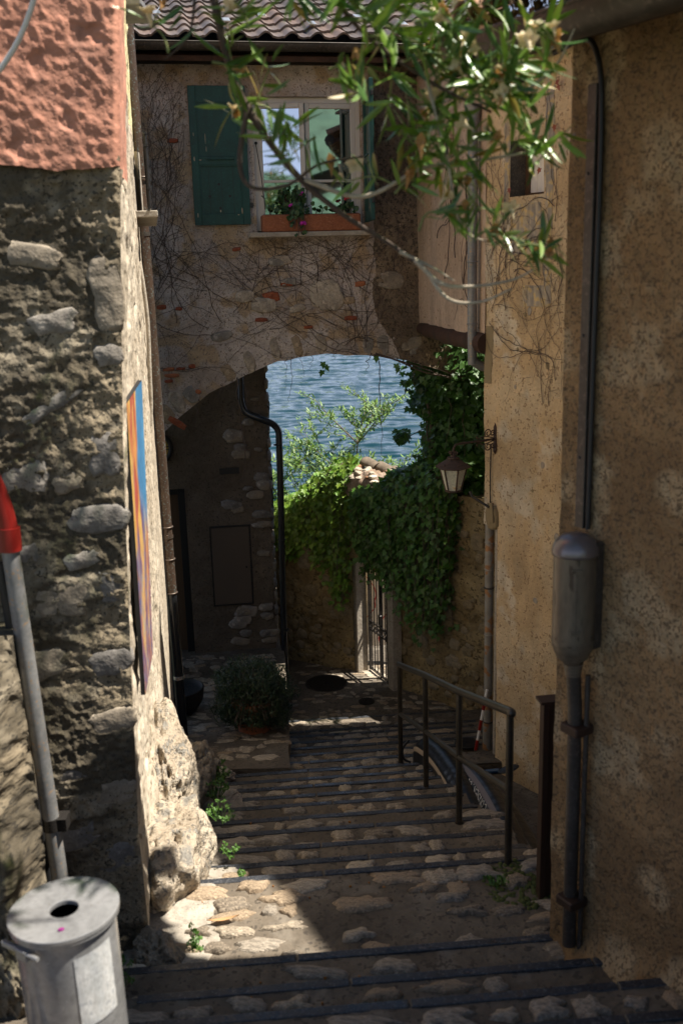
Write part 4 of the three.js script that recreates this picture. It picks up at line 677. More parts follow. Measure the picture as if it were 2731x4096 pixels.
{
  const h = thing('pink_house', 'pink rendered house on a dark rough stone base at the left edge', 'house');
  // front face: a plane through the corner, turned 20 degrees
  const c = Math.cos(20 * DEG), s2 = Math.sin(20 * DEG);
  const front = (y0, y1, cell, d, off, rag = 0) => surf(Math.round(1.5 / cell), Math.round((y1 - y0) / cell), (s, t) => {
    const y = lerp(y0 + rag * fbm(s * 9, 1, 7, 4), y1, t), ex = lut(EDGE, y), u = lerp(-1.5, 0, s), dd = d(u, y) * sstep(0, 0.02, -u) + off * sstep(0, 0.03, -u);
    return [ex + u * c + dd * s2, y, -4.4 - u * s2 + dd * c, u, y];
  });
  const dPink = (x, y) => 0.008 * fbm(x * 2, y * 2, 111, 2) + 0.005 * fbm(x * 15 + y * 5, y * 12, 112, 3) + 0.009 * Math.max(-0.1, fbm(x * 40 + y * 13, y * 33, 5, 3)) - 0.008 * sstep(0.3, 0.45, fbm(x * 9, y * 9, 14, 3));
  const sharp = (x, y, z) => { let s = 0, a = 0.5; for (let i = 0; i < 3; i++) { s += a * (1 - 2 * Math.abs(vn(x, y, z + i * 9))); x = x * 2.1 + 3; y *= 2.1; a *= 0.55; } return s; };
  const dStone = (x, y) => 0.02 * fbm(x * 2.4, y * 3.4, 113, 2) + 0.012 * sharp(x * 8 + 0.6 * vn(x * 5, y * 5, 3), y * 11, 114) + 0.014 * sharp(x * 27, y * 24, 115) * (0.4 + 0.6 * sstep(-0.3, 0.3, fbm(x * 3, y * 3, 117, 3)));
  part('upper_wall', [front(3.815, 6.6, 0.009, dPink, 0.03, 0.035), sideFace(-4.4, -5.5, 3.835, 6.6, 0.5)], M.pinkPlaster, h);
  part('stone_base', [front(-0.6, 3.87, 0.008, dStone, 0)], M.pillarStone, h);
  part('side_wall', [sideFace(-4.4, -5.5, -1.3, 3.835, 1)], M.sideRender, h);
  seed(113);
  for (const [u, y, w, hh, r] of [[-0.36, 3.47, 0.22, 0.1, -0.2], [-0.06, 3.3, 0.13, 0.32, 0.05], [-0.3, 2.85, 0.32, 0.06, 0.5], [-0.08, 2.62, 0.14, 0.2, 0], [-0.12, 2.32, 0.28, 0.13, 0.03], [-0.3, 1.98, 0.24, 0.2, 0.0], [-0.1, 1.62, 0.2, 0.14, 0], [-0.1, 1.33, 0.22, 0.12, 0.05], [-0.06, 3.05, 0.12, 0.1, 0.1], [-0.28, 3.2, 0.2, 0.1, 0.1], [-0.42, 2.55, 0.2, 0.15, -0.1], [-0.25, 2.5, 0.14, 0.09, 0.2], [-0.4, 1.66, 0.22, 0.14, 0.1], [-0.3, 1.1, 0.2, 0.1, -0.1], [-0.1, 0.95, 0.18, 0.14, 0], [-0.3, 0.75, 0.24, 0.12, 0.1], [-0.08, 2.0, 0.12, 0.16, 0], [-0.2, 2.14, 0.16, 0.08, 0.1], [-0.12, 0.6, 0.2, 0.16, 0.1], [-0.45, 2.2, 0.16, 0.1, 0]]) {
    const ex = lut(EDGE, y), g = stoneGeo(w, hh, 0.022, u * 31 + y * 7, 14, 0.8, 0.36); g.rotateZ(r); g.rotateY(20 * DEG); const dd = dStone(u, y) * 0.5 - 0.012; g.translate(ex + u * c + dd * s2, y, -4.4 - u * s2 + dd * c);
    part('stone', g, pick([M.stone3, M.stone5, M.stone3, M.stone1]), h);
  }
  part('body', poly([[-1.5, -4.75], [-2.6, -4.4], [-6, -3], [-6, -9], [-2.4, -9.0], [-1.75, -6.5]], -1.5, 6.5), M.pinkPlaster, h);
}
{
  const h = thing('cream_house', 'cream and stone side wall of a house in full sun behind the pink house', 'house');
  part('upper_wall', [sideFace(-5.5, -9.15, 4.3, 5.35, 0.8)], M.creamPlaster, h);
  part('stone_wall', [sideFace(-5.5, -9.15, -2.4, 4.3, 1), surf(4, 60, (s, t) => { const y = lerp(-2.4, 5.35, t); return [sideX(-9.15, y) + sideD(-9.15, y) - s * 1.5, y, -9.15, s, y]; }, true)], M.sideRender, h);
  part('roof_edge', [box(-1.5, -1.05, 4.86, 4.9, -6.6, -6.15, 0.01)], M.zinc, h);
  const bars = [];
  const gx = (z) => sideX(z, 4.1) + 0.1;
  const P = (z, y) => V(gx(z), y, z);
  const w = part('window', box(gx(-8.75) - 0.16, gx(-8.75) - 0.06, 3.78, 4.36, -8.8, -8.7), M.sill, h); part('jamb', box(gx(-7.25) - 0.18, gx(-7.25) - 0.10, 3.78, 4.36, -7.3, -7.2), M.sill, w);
  part('opening', surf(1, 1, (s, t) => [gx(lerp(-7.3, -8.7, s)) - 0.06, lerp(3.82, 4.32, t), lerp(-7.3, -8.7, s), s, t], true), M.black, w);
  for (let i = 0; i <= 9; i++) { const z = lerp(-7.3, -8.7, i / 9); bars.push(tube([P(z, 3.82), P(z, 4.33)], 0.012, 6)); if (i < 9) for (const y of [4.0, 4.1, 4.2]) bars.push(at(new THREE.TorusGeometry(0.05, 0.009, 6, 16), gx(z - 0.08), y, z - 0.08, 0, Math.PI / 2)); }
  for (const y of [3.83, 3.96, 4.24, 4.32]) bars.push(tube([P(-7.25, y), P(-8.75, y)], 0.011, 6));
  part('grille', merge(bars), M.black, w);
  part('ledge', box(-0.16, 0.05, 3.765, 3.81, -0.75, 0.75, 0.006).rotateY(Math.atan2(0.18, 1)).translate(gx(-8), 0, -8), M.sill, w);
  part('body', poly([[-1.75, -6.0], [-2.1, -9.1], [-6, -9.1], [-6, -6.0]], -2, 5.3), M.creamPlaster, h);
}
{
  const dpipe = thing('downpipe', 'tall copper downpipe with a black lower half between the sunlit wall and the arch', 'drainpipe', [-1.672, 0, -9.22]);
  part('copper_pipe', tube([V(-0.03, 5.5, 0), V(-0.015, 3, 0), V(0.0, 0.36, 0)], 0.053, 18), M.copper, dpipe);
  part('black_pipe', tube([V(0.0, 0.37, 0), V(0.01, -0.6, 0), V(0.02, -1.5, 0)], 0.05, 18), M.blackPipe, dpipe);
  for (const y of [4.2, 1.02, 0.7, 0.36]) part('joint', at(new THREE.TorusGeometry(0.054, 0.008, 8, 28), 0, y, 0, Math.PI / 2), M.copper, dpipe);
  part('clamp', [at(cyl(0.057, 0.057, 0.035, 24, true), 0, 0.93, 0), box(0.0, 0.02, 0.915, 0.95, 0.05, 0.075)], M.copper, dpipe);
  part('clamp', [at(cyl(0.056, 0.056, 0.035, 24, true), 0.014, -0.52, 0), box(0.0, 0.02, -0.535, -0.505, 0.05, 0.075)], M.whiteMetal, dpipe);
  part('clamp', [at(cyl(0.057, 0.057, 0.035, 24, true), -0.018, 3.72, 0), box(-0.09, -0.05, 3.7, 3.75, 0, 0.06)], M.gutterMetal, dpipe);
  const tb = thing('cable_tube', 'thin cream plastic tube on the sunlit wall beside the copper downpipe', 'cable', [0, 0, 0]);
  part('tube', tube(curve([[-1.60, 3.55, -8.4], [-1.575, 3.3, -8.4], [-1.56, 3.0, -8.4], [-1.572, 2.6, -8.4], [-1.582, 2.3, -8.4], [-1.6, 2.12, -8.4]], 30), 0.017, 8), M.sill, tb);
}
{ // tall abstract painting hung on the sunlit wall
  const t = thing('painting', 'tall abstract painting in blue orange and violet hung on the sunlit side wall', 'painting');
  const hue = [[0.02, 0.22, 0.5], [0.03, 0.3, 0.62], [0.75, 0.28, 0.02], [0.8, 0.45, 0.03], [0.55, 0.06, 0.03], [0.16, 0.07, 0.22], [0.24, 0.2, 0.3], [0.3, 0.1, 0.14]];
  const art = tex(512, (u, v) => {
    const w = u + 0.3 * fbm(u * 2, v * 3, 1, 4) + 0.16 * Math.sin(v * 7 + u * 2), f = fbm(u * 5 + w * 2, v * 5, 8, 4), sky = sstep(0.5, 0.62, w) * sstep(0.52, 0.72, v + (u - 0.5) * 0.3);
    let c = mix3(hue[2 + Math.floor(clamp(0.5 + f * 1.1) * 1.99)], hue[5 + Math.floor(clamp(0.5 + fbm(u * 9, v * 9, 3, 3)) * 2.99)], sstep(0.05, -0.15, Math.sin(w * 16 + v * 3) * 0.3 + (v - 0.45) * 0.8));
    c = mix3(c, mix3(hue[0], hue[1], 0.5 + f), sky); c = mix3(c, hue[4], sstep(0.25, 0.4, fbm(u * 7, v * 3 + 5, 12, 3)) * (1 - sky));
    const f2 = fbm(u * 26, v * 16, 5, 4), g = 0.3 * c[0] + 0.5 * c[1] + 0.2 * c[2]; c = mix3(c, hue[Math.floor(clamp(0.5 + f2 * 1.4) * 7.99)], 0.45 * sstep(0.6, 0.3, v)); return c.map((x) => lerp(x, g, 0.22) * 0.8 * (1 + 0.5 * fbm(u * 70, v * 40, 4, 3)));
  }, true);
  const P = [V(-0.985, 2.804, -4.62), V(-1.006, 1.344, -4.62), V(-1.0098, 2.855, -5.15), V(-1.0608, 1.3545, -5.15)];
  part('canvas', surf(1, 1, (s, q) => { const a = P[1].clone().lerp(P[0], q).lerp(P[3].clone().lerp(P[2], q), s); return [a.x + 0.0015, a.y, a.z, s, q]; }), S('art', { map: art, roughness: 0.55 }), t);
  const g = []; const A = P.map((p) => p.clone()), B = P.map((p) => p.clone().add(V(-0.02, 0, 0.004)));
  const quad = (a, b, c, d) => { const q = new THREE.BufferGeometry(); q.setAttribute('position', new THREE.Float32BufferAttribute([a, b, c, b, d, c].flatMap((p) => [p.x, p.y, p.z]), 3)); q.computeVertexNormals(); return boxUV(q); };
  part('stretcher', [quad(A[0], A[1], B[0], B[1]), quad(A[2], B[2], A[3], B[3]), quad(A[0], B[0], A[2], B[2]), quad(A[1], A[3], B[1], B[3]), quad(B[0], B[1], B[2], B[3])], M.black, t);
}
{
  const t = thing('rainwater_pipe', 'grey rainwater pipe with a red painted bend against the dark stone base', 'drainpipe', [0, 0, -4.06]);
  part('pipe', tube([V(-1.405, 2.30, 0), V(-1.375, 1.5, 0), V(-1.335, 0.5, 0), V(-1.31, -0.1, 0)], 0.037, 20), M.zinc, t);
  part('red_bend', [tube(curve([[-1.405, 2.28, 0], [-1.41, 2.4, 0.0], [-1.44, 2.55, 0.01], [-1.5, 2.68, 0.02], [-1.58, 2.76, 0.02]], 20), 0.044, 18), at(cyl(0.05, 0.052, 0.1, 22), -1.405, 2.32, 0, 0, 0, -0.03)], M.redPaint, t);
  part('strap', [at(cyl(0.043, 0.043, 0.06, 20), -1.352, 0.98, 0, 0, 0, 0.03), box(-1.33, -1.28, 0.95, 1.01, -0.05, 0.03)], M.darkMetal, t);
  const k = thing('black_cable', 'black cable duct clipped behind the grey rainwater pipe', 'pipe', [0, 0, -4.12]);
  part('duct', tube([V(-1.47, 2.2, 0), V(-1.44, 1.2, 0), V(-1.40, 0.2, 0.0)], 0.022, 10), M.black, k);
  const w = thing('rubble_wall', 'rough rubble wall standing at the far left behind the steel bin', 'wall');
  part('face', surf(90, 220, (s, q) => { const y = lerp(-0.3, 1.95, q), a = lerp(0, 1, s), x = lerp(-1.7, -1.30, a) + 0.02 * vn(y * 4, 1, 2), dd = 0.07 * fbm(a * 3, y * 4, 120, 4) + 0.025 * fbm(a * 14, y * 18, 121, 3); return [x + 0.5 * dd - 0.04 * y, y, -3.62 + dd - 0.25 * sstep(0.75, 1, a), a * 0.5, y]; }), M.pillarStone, w);
  part('core', box(-1.9, -1.42, -0.3, 1.9, -4.2, -3.72), M.pillarStone, w);
  const cb = thing('slack_cable', 'pale slack cable hanging across the pink wall', 'cable');
  part('cable', tube(curve([[-0.95, 4.75, -4.0], [-1.05, 4.45, -4.02], [-1.18, 4.22, -4.05], [-1.4, 4.02, -4.06], [-1.7, 3.9, -4.06]], 20), 0.011, 8), M.whitePaint, cb);
}
// ---------------------------------------------------------------- railing, boards, pole
{
  const t = thing('railing', 'metal pipe handrail with four posts along the right edge of the steps', 'railing');
  const base = [V(0.892, 0.04, -5.023), V(0.742, -0.31, -6.08), V(0.612, -0.66, -7.174), V(0.477, -1.03, -8.277)], top = base.map((b) => b.clone().setY(b.y + 0.965)), mid = base.map((b) => b.clone().setY(b.y + 0.49));
  for (let i = 0; i < 4; i++) part('post', [tube([base[i], top[i]], 0.0215, 16), tube([base[i], base[i].clone().setY(base[i].y + 0.012)], 0.03, 16)], M.steelRail, t);
  part('top_rail', tube([top[0].clone().add(V(0.004, 0.002, 0.02)), ...top, top[3].clone().add(V(-0.004, -0.006, -0.03))], 0.0245, 18), M.steelRail, t);
  part('mid_rail', tube(mid, 0.019, 16), M.steelRail, t);
  part('end_cap', at(new THREE.SphereGeometry(0.0265, 16, 12), top[0].x + 0.003, top[0].y, top[0].z + 0.018), M.steelRail, t);
}
const letter = (g, w, h, sx) => { // white lettering on a curved strip is laid as thin raised letters
  const gs = []; const S = { C: [[1, 0.8, 0.5, 1], [0.5, 1, 0, 0.75], [0, 0.75, 0, 0.25], [0, 0.25, 0.5, 0], [0.5, 0, 1, 0.2]], O: [[0.5, 1, 0, 0.7], [0, 0.7, 0, 0.3], [0, 0.3, 0.5, 0], [0.5, 0, 1, 0.3], [1, 0.3, 1, 0.7], [1, 0.7, 0.5, 1]], N: [[0, 0, 0, 1], [0, 1, 1, 0], [1, 0, 1, 1]], S: [[1, 0.85, 0.4, 1], [0.4, 1, 0, 0.75], [0, 0.75, 1, 0.3], [1, 0.3, 0.5, 0], [0.5, 0, 0, 0.15]], E: [[0, 0, 0, 1], [0, 1, 1, 1], [0, 0.5, 0.8, 0.5], [0, 0, 1, 0]], R: [[0, 0, 0, 1], [0, 1, 0.9, 0.9], [0.9, 0.9, 0.9, 0.6], [0.9, 0.6, 0, 0.5], [0.3, 0.5, 1, 0]], '.': [[0.4, 0, 0.6, 0]] };
  let x = 0; for (const ch of g) { for (const [a, b, c, d] of S[ch]) gs.push(tube([V(x + a * w, b * h, 0), V(x + c * w, d * h, 0)], w * 0.09, 5)); x += w * 1.4; }
  return merge(gs);
};
function board(name, label, path, nose, stripes) {
  // an inflatable board stood on its long edge: the rounded top edge follows path, the flank drops below it
  const t = thing(name, label, 'paddleboard'), C = new THREE.CatmullRomCurve3(path.map((p) => V(...p))), N = 90, R = 0.108;
  const ring = (q) => { const p = C.getPointAt(q), d = C.getTangentAt(q), side = V(-d.z, 0, d.x).normalize(), k = Math.sqrt(Math.max(0.0001, 1 - Math.pow(1 - clamp(q / nose), 2))); return { p, side, k }; };
  const at3 = (q, a, drop) => { const { p, side, k } = ring(q), r = R * (0.45 + 0.55 * k) * (1 + 0.025 * Math.sin(q * 150) * vn(q * 60, 1, 2)), h = 0.5 * k; return [p.x + side.x * r * Math.cos(a), p.y - R - (1 - k) * 0.16 + r * Math.sin(a) - drop * h, p.z + side.z * r * Math.cos(a)]; };
  part('tube', surf(N, 18, (s, q) => { const a = Math.PI * (1.15 - q * 1.3), u = at3(s, a, 0); return [...u, s * 2.6, q * 0.3]; }), M.boardBlack, t);
  part('flank', [-1, 1].map((e) => surf(N, 4, (s, q) => { const u = at3(s, e > 0 ? 0 : Math.PI, q); return [...u, s * 2.6, q * 0.4]; })), S('boardFlank' + stripes, { c: [0.012, 0.013, 0.016], roughness: 0.5 }), t);
  part('nose_cap', surf(16, 6, (s, q) => { const a = lerp(Math.PI, 0, s), u = at3(0, a, q); return [...u, s, q]; }), M.boardBlack, t);
  const stripe = (a0, a1, m) => part('edge_stripe', surf(N, 3, (s, q) => { const a = lerp(a0, a1, q), { p, side, k } = ring(s), r = R * (0.45 + 0.55 * k) * 1.03; return [p.x + side.x * r * Math.cos(a), p.y - R - (1 - k) * 0.16 + r * Math.sin(a), p.z + side.z * r * Math.cos(a)].concat([s, q]); }), m, t);
  if (stripes !== 2) stripe(3.3, 3.0, M.boardTrim); if (stripes === 0) stripe(-0.15, 0.3, M.boardTrim); if (stripes === 1) stripe(0.75, 1.15, M.boardGrey); if (stripes === 2) stripe(1.3, 1.5, M.boardTrim);
  return { t, C, R };
}
{
  const a = board('paddleboard', 'black inflatable board with a cream stripe standing on edge nearest the railing', [[0.66, -0.78, -8.4], [0.79, -0.71, -8.0], [0.876, -0.66, -7.54], [0.938, -0.66, -7.14], [1.0, -0.70, -6.75], [1.06, -0.8, -6.3]], 0.1, 0);
  part('nose_handle', tube(curve([[0.56, -0.85, -8.38], [0.50, -0.93, -8.36], [0.51, -1.02, -8.34], [0.57, -1.05, -8.33]], 14), 0.011, 8), M.boardBlack, a.t);
  const b = board('paddleboard', 'black inflatable board with white lettering standing on edge against the yellow wall', [[0.985, -0.78, -7.86], [1.04, -0.65, -7.45], [1.1, -0.60, -7.05], [1.143, -0.59, -6.7], [1.173, -0.6, -6.35], [1.21, -0.62, -6.0], [1.25, -0.68, -5.6]], 0.08, 1);
  // lettering runs along the rounded upper flank, read from the near end
  const txt = letter('CONSER.CO', 0.042, 0.06), tp = txt.attributes.position, Lb = b.C.getLength();
  for (let i = 0; i < tp.count; i++) {
    const q = clamp(0.46 - tp.getX(i) / Lb), p0 = b.C.getPointAt(q), d0 = b.C.getTangentAt(q), sd = V(-d0.z, 0, d0.x).normalize(), an = 0.7 - tp.getY(i) / b.R, r = b.R * 1.01 + tp.getZ(i);
    tp.setXYZ(i, p0.x + sd.x * r * Math.cos(an), p0.y - b.R + r * Math.sin(an), p0.z + sd.z * r * Math.cos(an));
  }
  txt.computeVertexNormals(); part('lettering', txt, M.whitePaint, b.t);
  board('paddleboard', 'thin dark board with a pale edge line leaning on the foot of the yellow wall', [[1.18, -0.98, -7.75], [1.24, -0.84, -7.3], [1.3, -0.76, -6.6], [1.36, -0.76, -6.0], [1.42, -0.8, -5.3]], 0.08, 2);
  const p = thing('striped_pole', 'red and white striped pole leaning on the rusty downpipe', 'pole', [1.23, -1.2, -8.78]);
  const A = V(0, 0.02, 0), B = V(0.115, 0.62, -0.06);
  for (let i = 0; i < 6; i++) part(i % 2 ? 'white_band' : 'red_band', tube([A.clone().lerp(B, i / 6), A.clone().lerp(B, (i + 1) / 6)], i % 2 ? 0.014 : 0.0165, 10), i % 2 ? M.whitePaint : M.redPaint, p);
  const o = thing('paddle', 'blue paddle shaft lying behind the black boards', 'paddle', [1.1, -1.0, -7.9]);
  part('shaft', tube([V(-0.22, -0.02, -0.1), V(0.2, 0.13, 0.1)], 0.022, 10), S('bluePlastic', { c: [0.02, 0.06, 0.13], roughness: 0.35 }), o);
  part('blade', at(new THREE.SphereGeometry(0.1, 14, 8).scale(1, 0.12, 0.6), 0.27, 0.16, 0.13, 0, 0, 0.3), M.boardBlack, o);
}
// ---------------------------------------------------------------- litter bin
{
  const t = thing('litter_bin', 'round brushed steel litter bin with a hole in its flat lid', 'bin', [-0.972, 0.385, -3.0], 25); t.rotation.z = 0.03; t.rotation.x = -0.03;
  const R = 0.172, H = 0.87;
  part('body', new THREE.CylinderGeometry(R, R * 0.97, H, 64, 1, true).translate(0, H / 2, 0), M.binSteel, t);
  part('foot', at(cyl(R * 0.9, R * 0.9, 0.05, 40), 0, -0.02, 0), M.darkMetal, t);
  const lid = new THREE.Shape(); lid.absarc(0, 0, 0.186, 0, Math.PI * 2); const hole = new THREE.Path(); hole.absarc(0.0, -0.005, 0.052, 0, Math.PI * 2, true); lid.holes.push(hole);
  const lg = new THREE.ExtrudeGeometry(lid, { depth: 0.012, bevelEnabled: true, bevelSize: 0.003, bevelThickness: 0.003, bevelSegments: 2, curveSegments: 48 }); lg.rotateX(-Math.PI / 2); lg.translate(0, H + 0.004, 0);
  const L = part('lid', boxUV(lg.toNonIndexed ? (lg.index ? lg.toNonIndexed() : lg) : lg), M.binSteel, t);
  part('rim', new THREE.CylinderGeometry(0.186, 0.186, 0.02, 64, 1, true).translate(0, H + 0.0, 0), M.binSteel, L);
  part('inside', [at(cyl(R * 0.96, R * 0.96, 0.01, 40), 0, 0.06, 0), new THREE.CylinderGeometry(R - 0.006, R * 0.95, H - 0.05, 40, 1, true).translate(0, H / 2, 0)], M.black, t);
  part('sticker', surf(16, 8, (s, q) => { const a = lerp(-0.05, 0.78, s) , y = lerp(0.53, 0.80, q); return [(R + 0.0015) * Math.sin(a), y + 0.015 * Math.sin(a), (R + 0.0015) * Math.cos(a), s * 0.2, q * 0.2]; }), M.sticker, t);
  part('latch', [box(-0.025, 0.025, 0.81, 0.85, 0, 0.03, 0.004), at(cyl(0.008, 0.008, 0.05, 10), 0.05, 0.838, 0.02, 0, 0, Math.PI / 2), box(-0.11, -0.02, 0.822, 0.842, 0.0, 0.018, 0.004)].map((g) => at(g, 0, 0, R * 0.98).rotateY(-1.0)), M.binSteel, t);
  const fp = thing('petal', 'single magenta flower petal lying on the steel bin lid', 'petal', [-0.972, 1.28, -2.89]);
  part('petal_blade', at(stoneGeo(0.022, 0.013, 0.004, 2, 9), 0, 0, 0, -Math.PI / 2, 0.4), M.purplePetal, fp);
}
// ---------------------------------------------------------------- rocks, weeds and litter at the foot of the left wall
{
  const r = (label, x, y, z, a, b, c, sd, ry = 0, mat = M.rock, rough = 0.45) => { const t = thing('rock', label, 'rock', [x, y, z], ry); part('stone_body', boulder(a, b, c, sd, 24, rough), mat, t); return t; };
  r('big cratered limestone outcrop at the foot of the wall, half in sun', -1.06, 0.02, -5.15, 0.29, 0.42, 0.55, 1, 8);
  r('tall limestone ledge rising behind the big cratered outcrop', -1.22, 0.1, -5.95, 0.22, 0.5, 0.6, 2, 10);
  r('angular grey stone at the corner below the sunlit plaster edge', -0.97, 0.08, -4.27, 0.12, 0.17, 0.14, 3, 20);
  r('flat pale stone slab in front of the angular corner stone', -1.02, 0.12, -4.02, 0.2, 0.06, 0.14, 4, -30, M.pale0, 0.2);
  r('rounded brown boulder split between sun and shade, highest up the lane', -1.18, -0.33, -6.85, 0.2, 0.26, 0.28, 5, 0, M.rock, 0.3);
  r('low shaded boulder at the end of the wall by the weeds', -1.22, -0.55, -7.35, 0.18, 0.22, 0.26, 6, 30, M.rock, 0.35);
  r('flat shaded kerb rock below the split boulder', -1.08, -0.56, -6.9, 0.24, 0.1, 0.2, 7, 0, M.stone0, 0.3);
  r('long low rock where the steps meet the platform', -1.2, -0.93, -7.95, 0.22, 0.09, 0.1, 8, 0, M.stone0, 0.35);
  r('dark mossy rock in the corner beside the steel bin', -1.2, 0.3, -3.72, 0.2, 0.22, 0.22, 9, 0, M.pillarStone, 0.3);
  const pin = S('weedGreen', { c: [0.06, 0.15, 0.02], roughness: 0.7, side: THREE.DoubleSide });
  const weed = (label, x, y, z, n, r0, h, sd) => {
    seed(sd); const t = thing('weed', label, 'weed', [x, y, z]); const ls = [], st = [];
    for (let i = 0; i < n; i++) { const a = rnd() * 6.28, rad = 1.1 * r0 * Math.sqrt(rnd()), q = V(rad * Math.cos(a), rr(0.01, h), rad * Math.sin(a)); st.push(tube([V(q.x * 0.3, -0.01, q.z * 0.3), q], 0.0018, 3, false)); for (let k = 0; k < 6; k++) ls.push(at(new THREE.CircleGeometry(rr(0.006, 0.012), 5).scale(0.7, 1.2, 1), q.x + rr(-0.015, 0.015), q.y + rr(-0.01, 0.01), q.z + rr(-0.015, 0.015), rr(-1.6, 0.2), rr(-1.5, 1.5))); }
    part('stem', merge(st), M.weedGreen, t, undefined, 'stuff'); part('foliage', merge(ls), leafM('weed' + sd, [0.085, 0.2, 0.025], { transmission: 0.4 }), t, undefined, 'stuff');
  };
  weed('bright green weed between the corner stone and the sunlit landing', -0.8, 0.06, -4.36, 14, 0.03, 0.12, 201);
  weed('sprawling green weed on top of the cratered outcrop edge', -0.82, 0.05, -5.62, 22, 0.09, 0.1, 202);
  weed('small green weed sprouting at the shadow edge beside the outcrop', -0.72, 0.0, -5.28, 10, 0.05, 0.06, 203);
  weed('dark green weed in the shade beside the split boulder', -1.0, -0.45, -6.75, 40, 0.09, 0.16, 204);
  weed('upper dark weed between the two shaded boulders', -1.02, -0.55, -7.2, 26, 0.07, 0.14, 205);
  weed('tiny weed on the first step edge in the sun', -0.62, 0.0, -5.02, 7, 0.03, 0.06, 206);
  weed('fern-like weed at the foot of the railing post', 0.8, 0.06, -4.85, 12, 0.06, 0.05, 207);
  weed('dark weed under the corner stone near the steel bin', -1.1, 0.22, -3.9, 34, 0.1, 0.12, 208);
  const dl = thing('dead_leaf', 'curled tan oleander leaf lying on the sunlit landing', 'leaf', [-0.68, 0.085, -4.56], 12);
  part('blade', surf(10, 4, (s, q) => { const x = (s - 0.5) * 0.17, w = 0.013 * Math.sin(Math.PI * clamp(s, 0.02, 0.98)); return [x, 0.012 * (2 * s - 1) * (2 * s - 1) + 0.006 * (2 * q - 1) * (2 * q - 1), (2 * q - 1) * w, s, q]; }), M.deadLeaf, dl);
  seed(210); const bits = []; for (let i = 0; i < 90; i++) { const x = rr(-0.9, 1.2), [z1, y] = pick([...UP.slice(0, 3), NOSE[0], NOSE[2], NOSE[4]]); bits.push(at(stoneGeo(rr(0.008, 0.022), rr(0.006, 0.012), 0.003, i, 7), x, y + 0.008, z1 + rr(0.06, 0.25), -Math.PI / 2, rnd() * 6)); }
  const lt = part('leaf_litter', merge(bits), S('litter', { c: [0.3, 0.12, 0.02] }), scene); tag(lt, 'scattered dry orange petals and leaf bits on the steps', 'leaf litter', null, 'stuff');
}
// ---------------------------------------------------------------- potted bush on the platform
const leafCloud = (name, mat, parent, pts, geo, color, kind = 'stuff') => { // one instanced crown of many small leaves
  const m = new THREE.InstancedMesh(geo, mat, pts.length), q = new THREE.Matrix4(), e = new THREE.Euler(), c = new THREE.Color(); m.name = name; m.castShadow = m.receiveShadow = true; m.userData.kind = kind;
  pts.forEach((p, i) => { e.set(p.rx, p.ry, p.rz, 'YXZ'); q.makeRotationFromEuler(e).scale(V(p.s, p.s, p.s)).setPosition(p.x, p.y, p.z); m.setMatrixAt(i, q); const k = color(p, i); m.setColorAt(i, c.setRGB(...k)); });
  parent.add(m); return m;
};
const sliver = (len, w, fold = 0.2, n = 4) => surf(n, 2, (s, q) => { const y = s * len, hw = w * Math.pow(Math.max(0, Math.sin(Math.PI * clamp(0.04 + s * 0.94))), 0.8) * 0.5, a = q * 2 - 1; return [a * hw, y, Math.abs(a) * hw * fold - 0.12 * len * s * s, q, s]; });
{
  const t = thing('potted_bush', 'bushy dark green shrub in a terracotta pot on the cobbled platform', 'potted plant', [-0.95, -1.19, -9.35]);
  part('pot', new THREE.LatheGeometry([[0.001, 0], [0.15, 0], [0.16, 0.02], [0.2, 0.3], [0.22, 0.31], [0.225, 0.36], [0.2, 0.365], [0.19, 0.33], [0.001, 0.32]].map((p) => new THREE.Vector2(...p)), 36), M.terracotta, t);
  seed(301); const st = [], pts = [];
  for (let i = 0; i < 120; i++) { const a = rnd() * 6.28, e = rr(0.0, 1.4), L = 0.4; st.push(tube(curve([[0, 0.3, 0], [L * 0.5 * Math.cos(a) * Math.cos(e), 0.42 + L * 0.4 * Math.sin(e), L * 0.5 * Math.sin(a) * Math.cos(e)], [L * Math.cos(a) * Math.cos(e), 0.34 + L * 0.85 * Math.sin(e) - 0.1 * Math.cos(e), L * Math.sin(a) * Math.cos(e)]], 8), 0.003, 4, false)); }
  for (let i = 0; i < 15000; i++) {
    const v = V(rr(-1, 1), rr(-1, 1), rr(-1, 1)).normalize(), lump = 0.95 + 0.5 * fbm(v.x * 3, v.y * 3, v.z * 3, 4), r = lump * Math.pow(rnd(), 0.25), y = v.y < -0.2 ? v.y * 0.75 : v.y;
    pts.push({ x: v.x * r * 0.44, y: 0.40 + y * r * 0.40, z: v.z * r * 0.42, rx: rr(-1.2, 1.2), ry: rnd() * 6.28, rz: rr(-1, 1), s: rr(0.7, 1.4) });
  }
  part('stem', merge(st), M.vine, t, undefined, 'stuff');
  pts.forEach((p) => { p.y -= 0.06; });
  leafCloud('foliage', M.shrub, t, pts, sliver(0.04, 0.008, 0.2, 3), () => { const k = rr(0.6, 1.3); return [0.03 * k, 0.065 * k, 0.022 * k]; });
  const tb = thing('planter_bowl', 'round dark planter bowl standing behind the copper downpipe', 'planter', [-1.78, -1.2, -9.9]);
  part('bowl', new THREE.LatheGeometry([[0.001, 0], [0.16, 0], [0.24, 0.12], [0.26, 0.26], [0.24, 0.27], [0.22, 0.2], [0.001, 0.18]].map((p) => new THREE.Vector2(...p)), 32), M.castIron, tb);
}
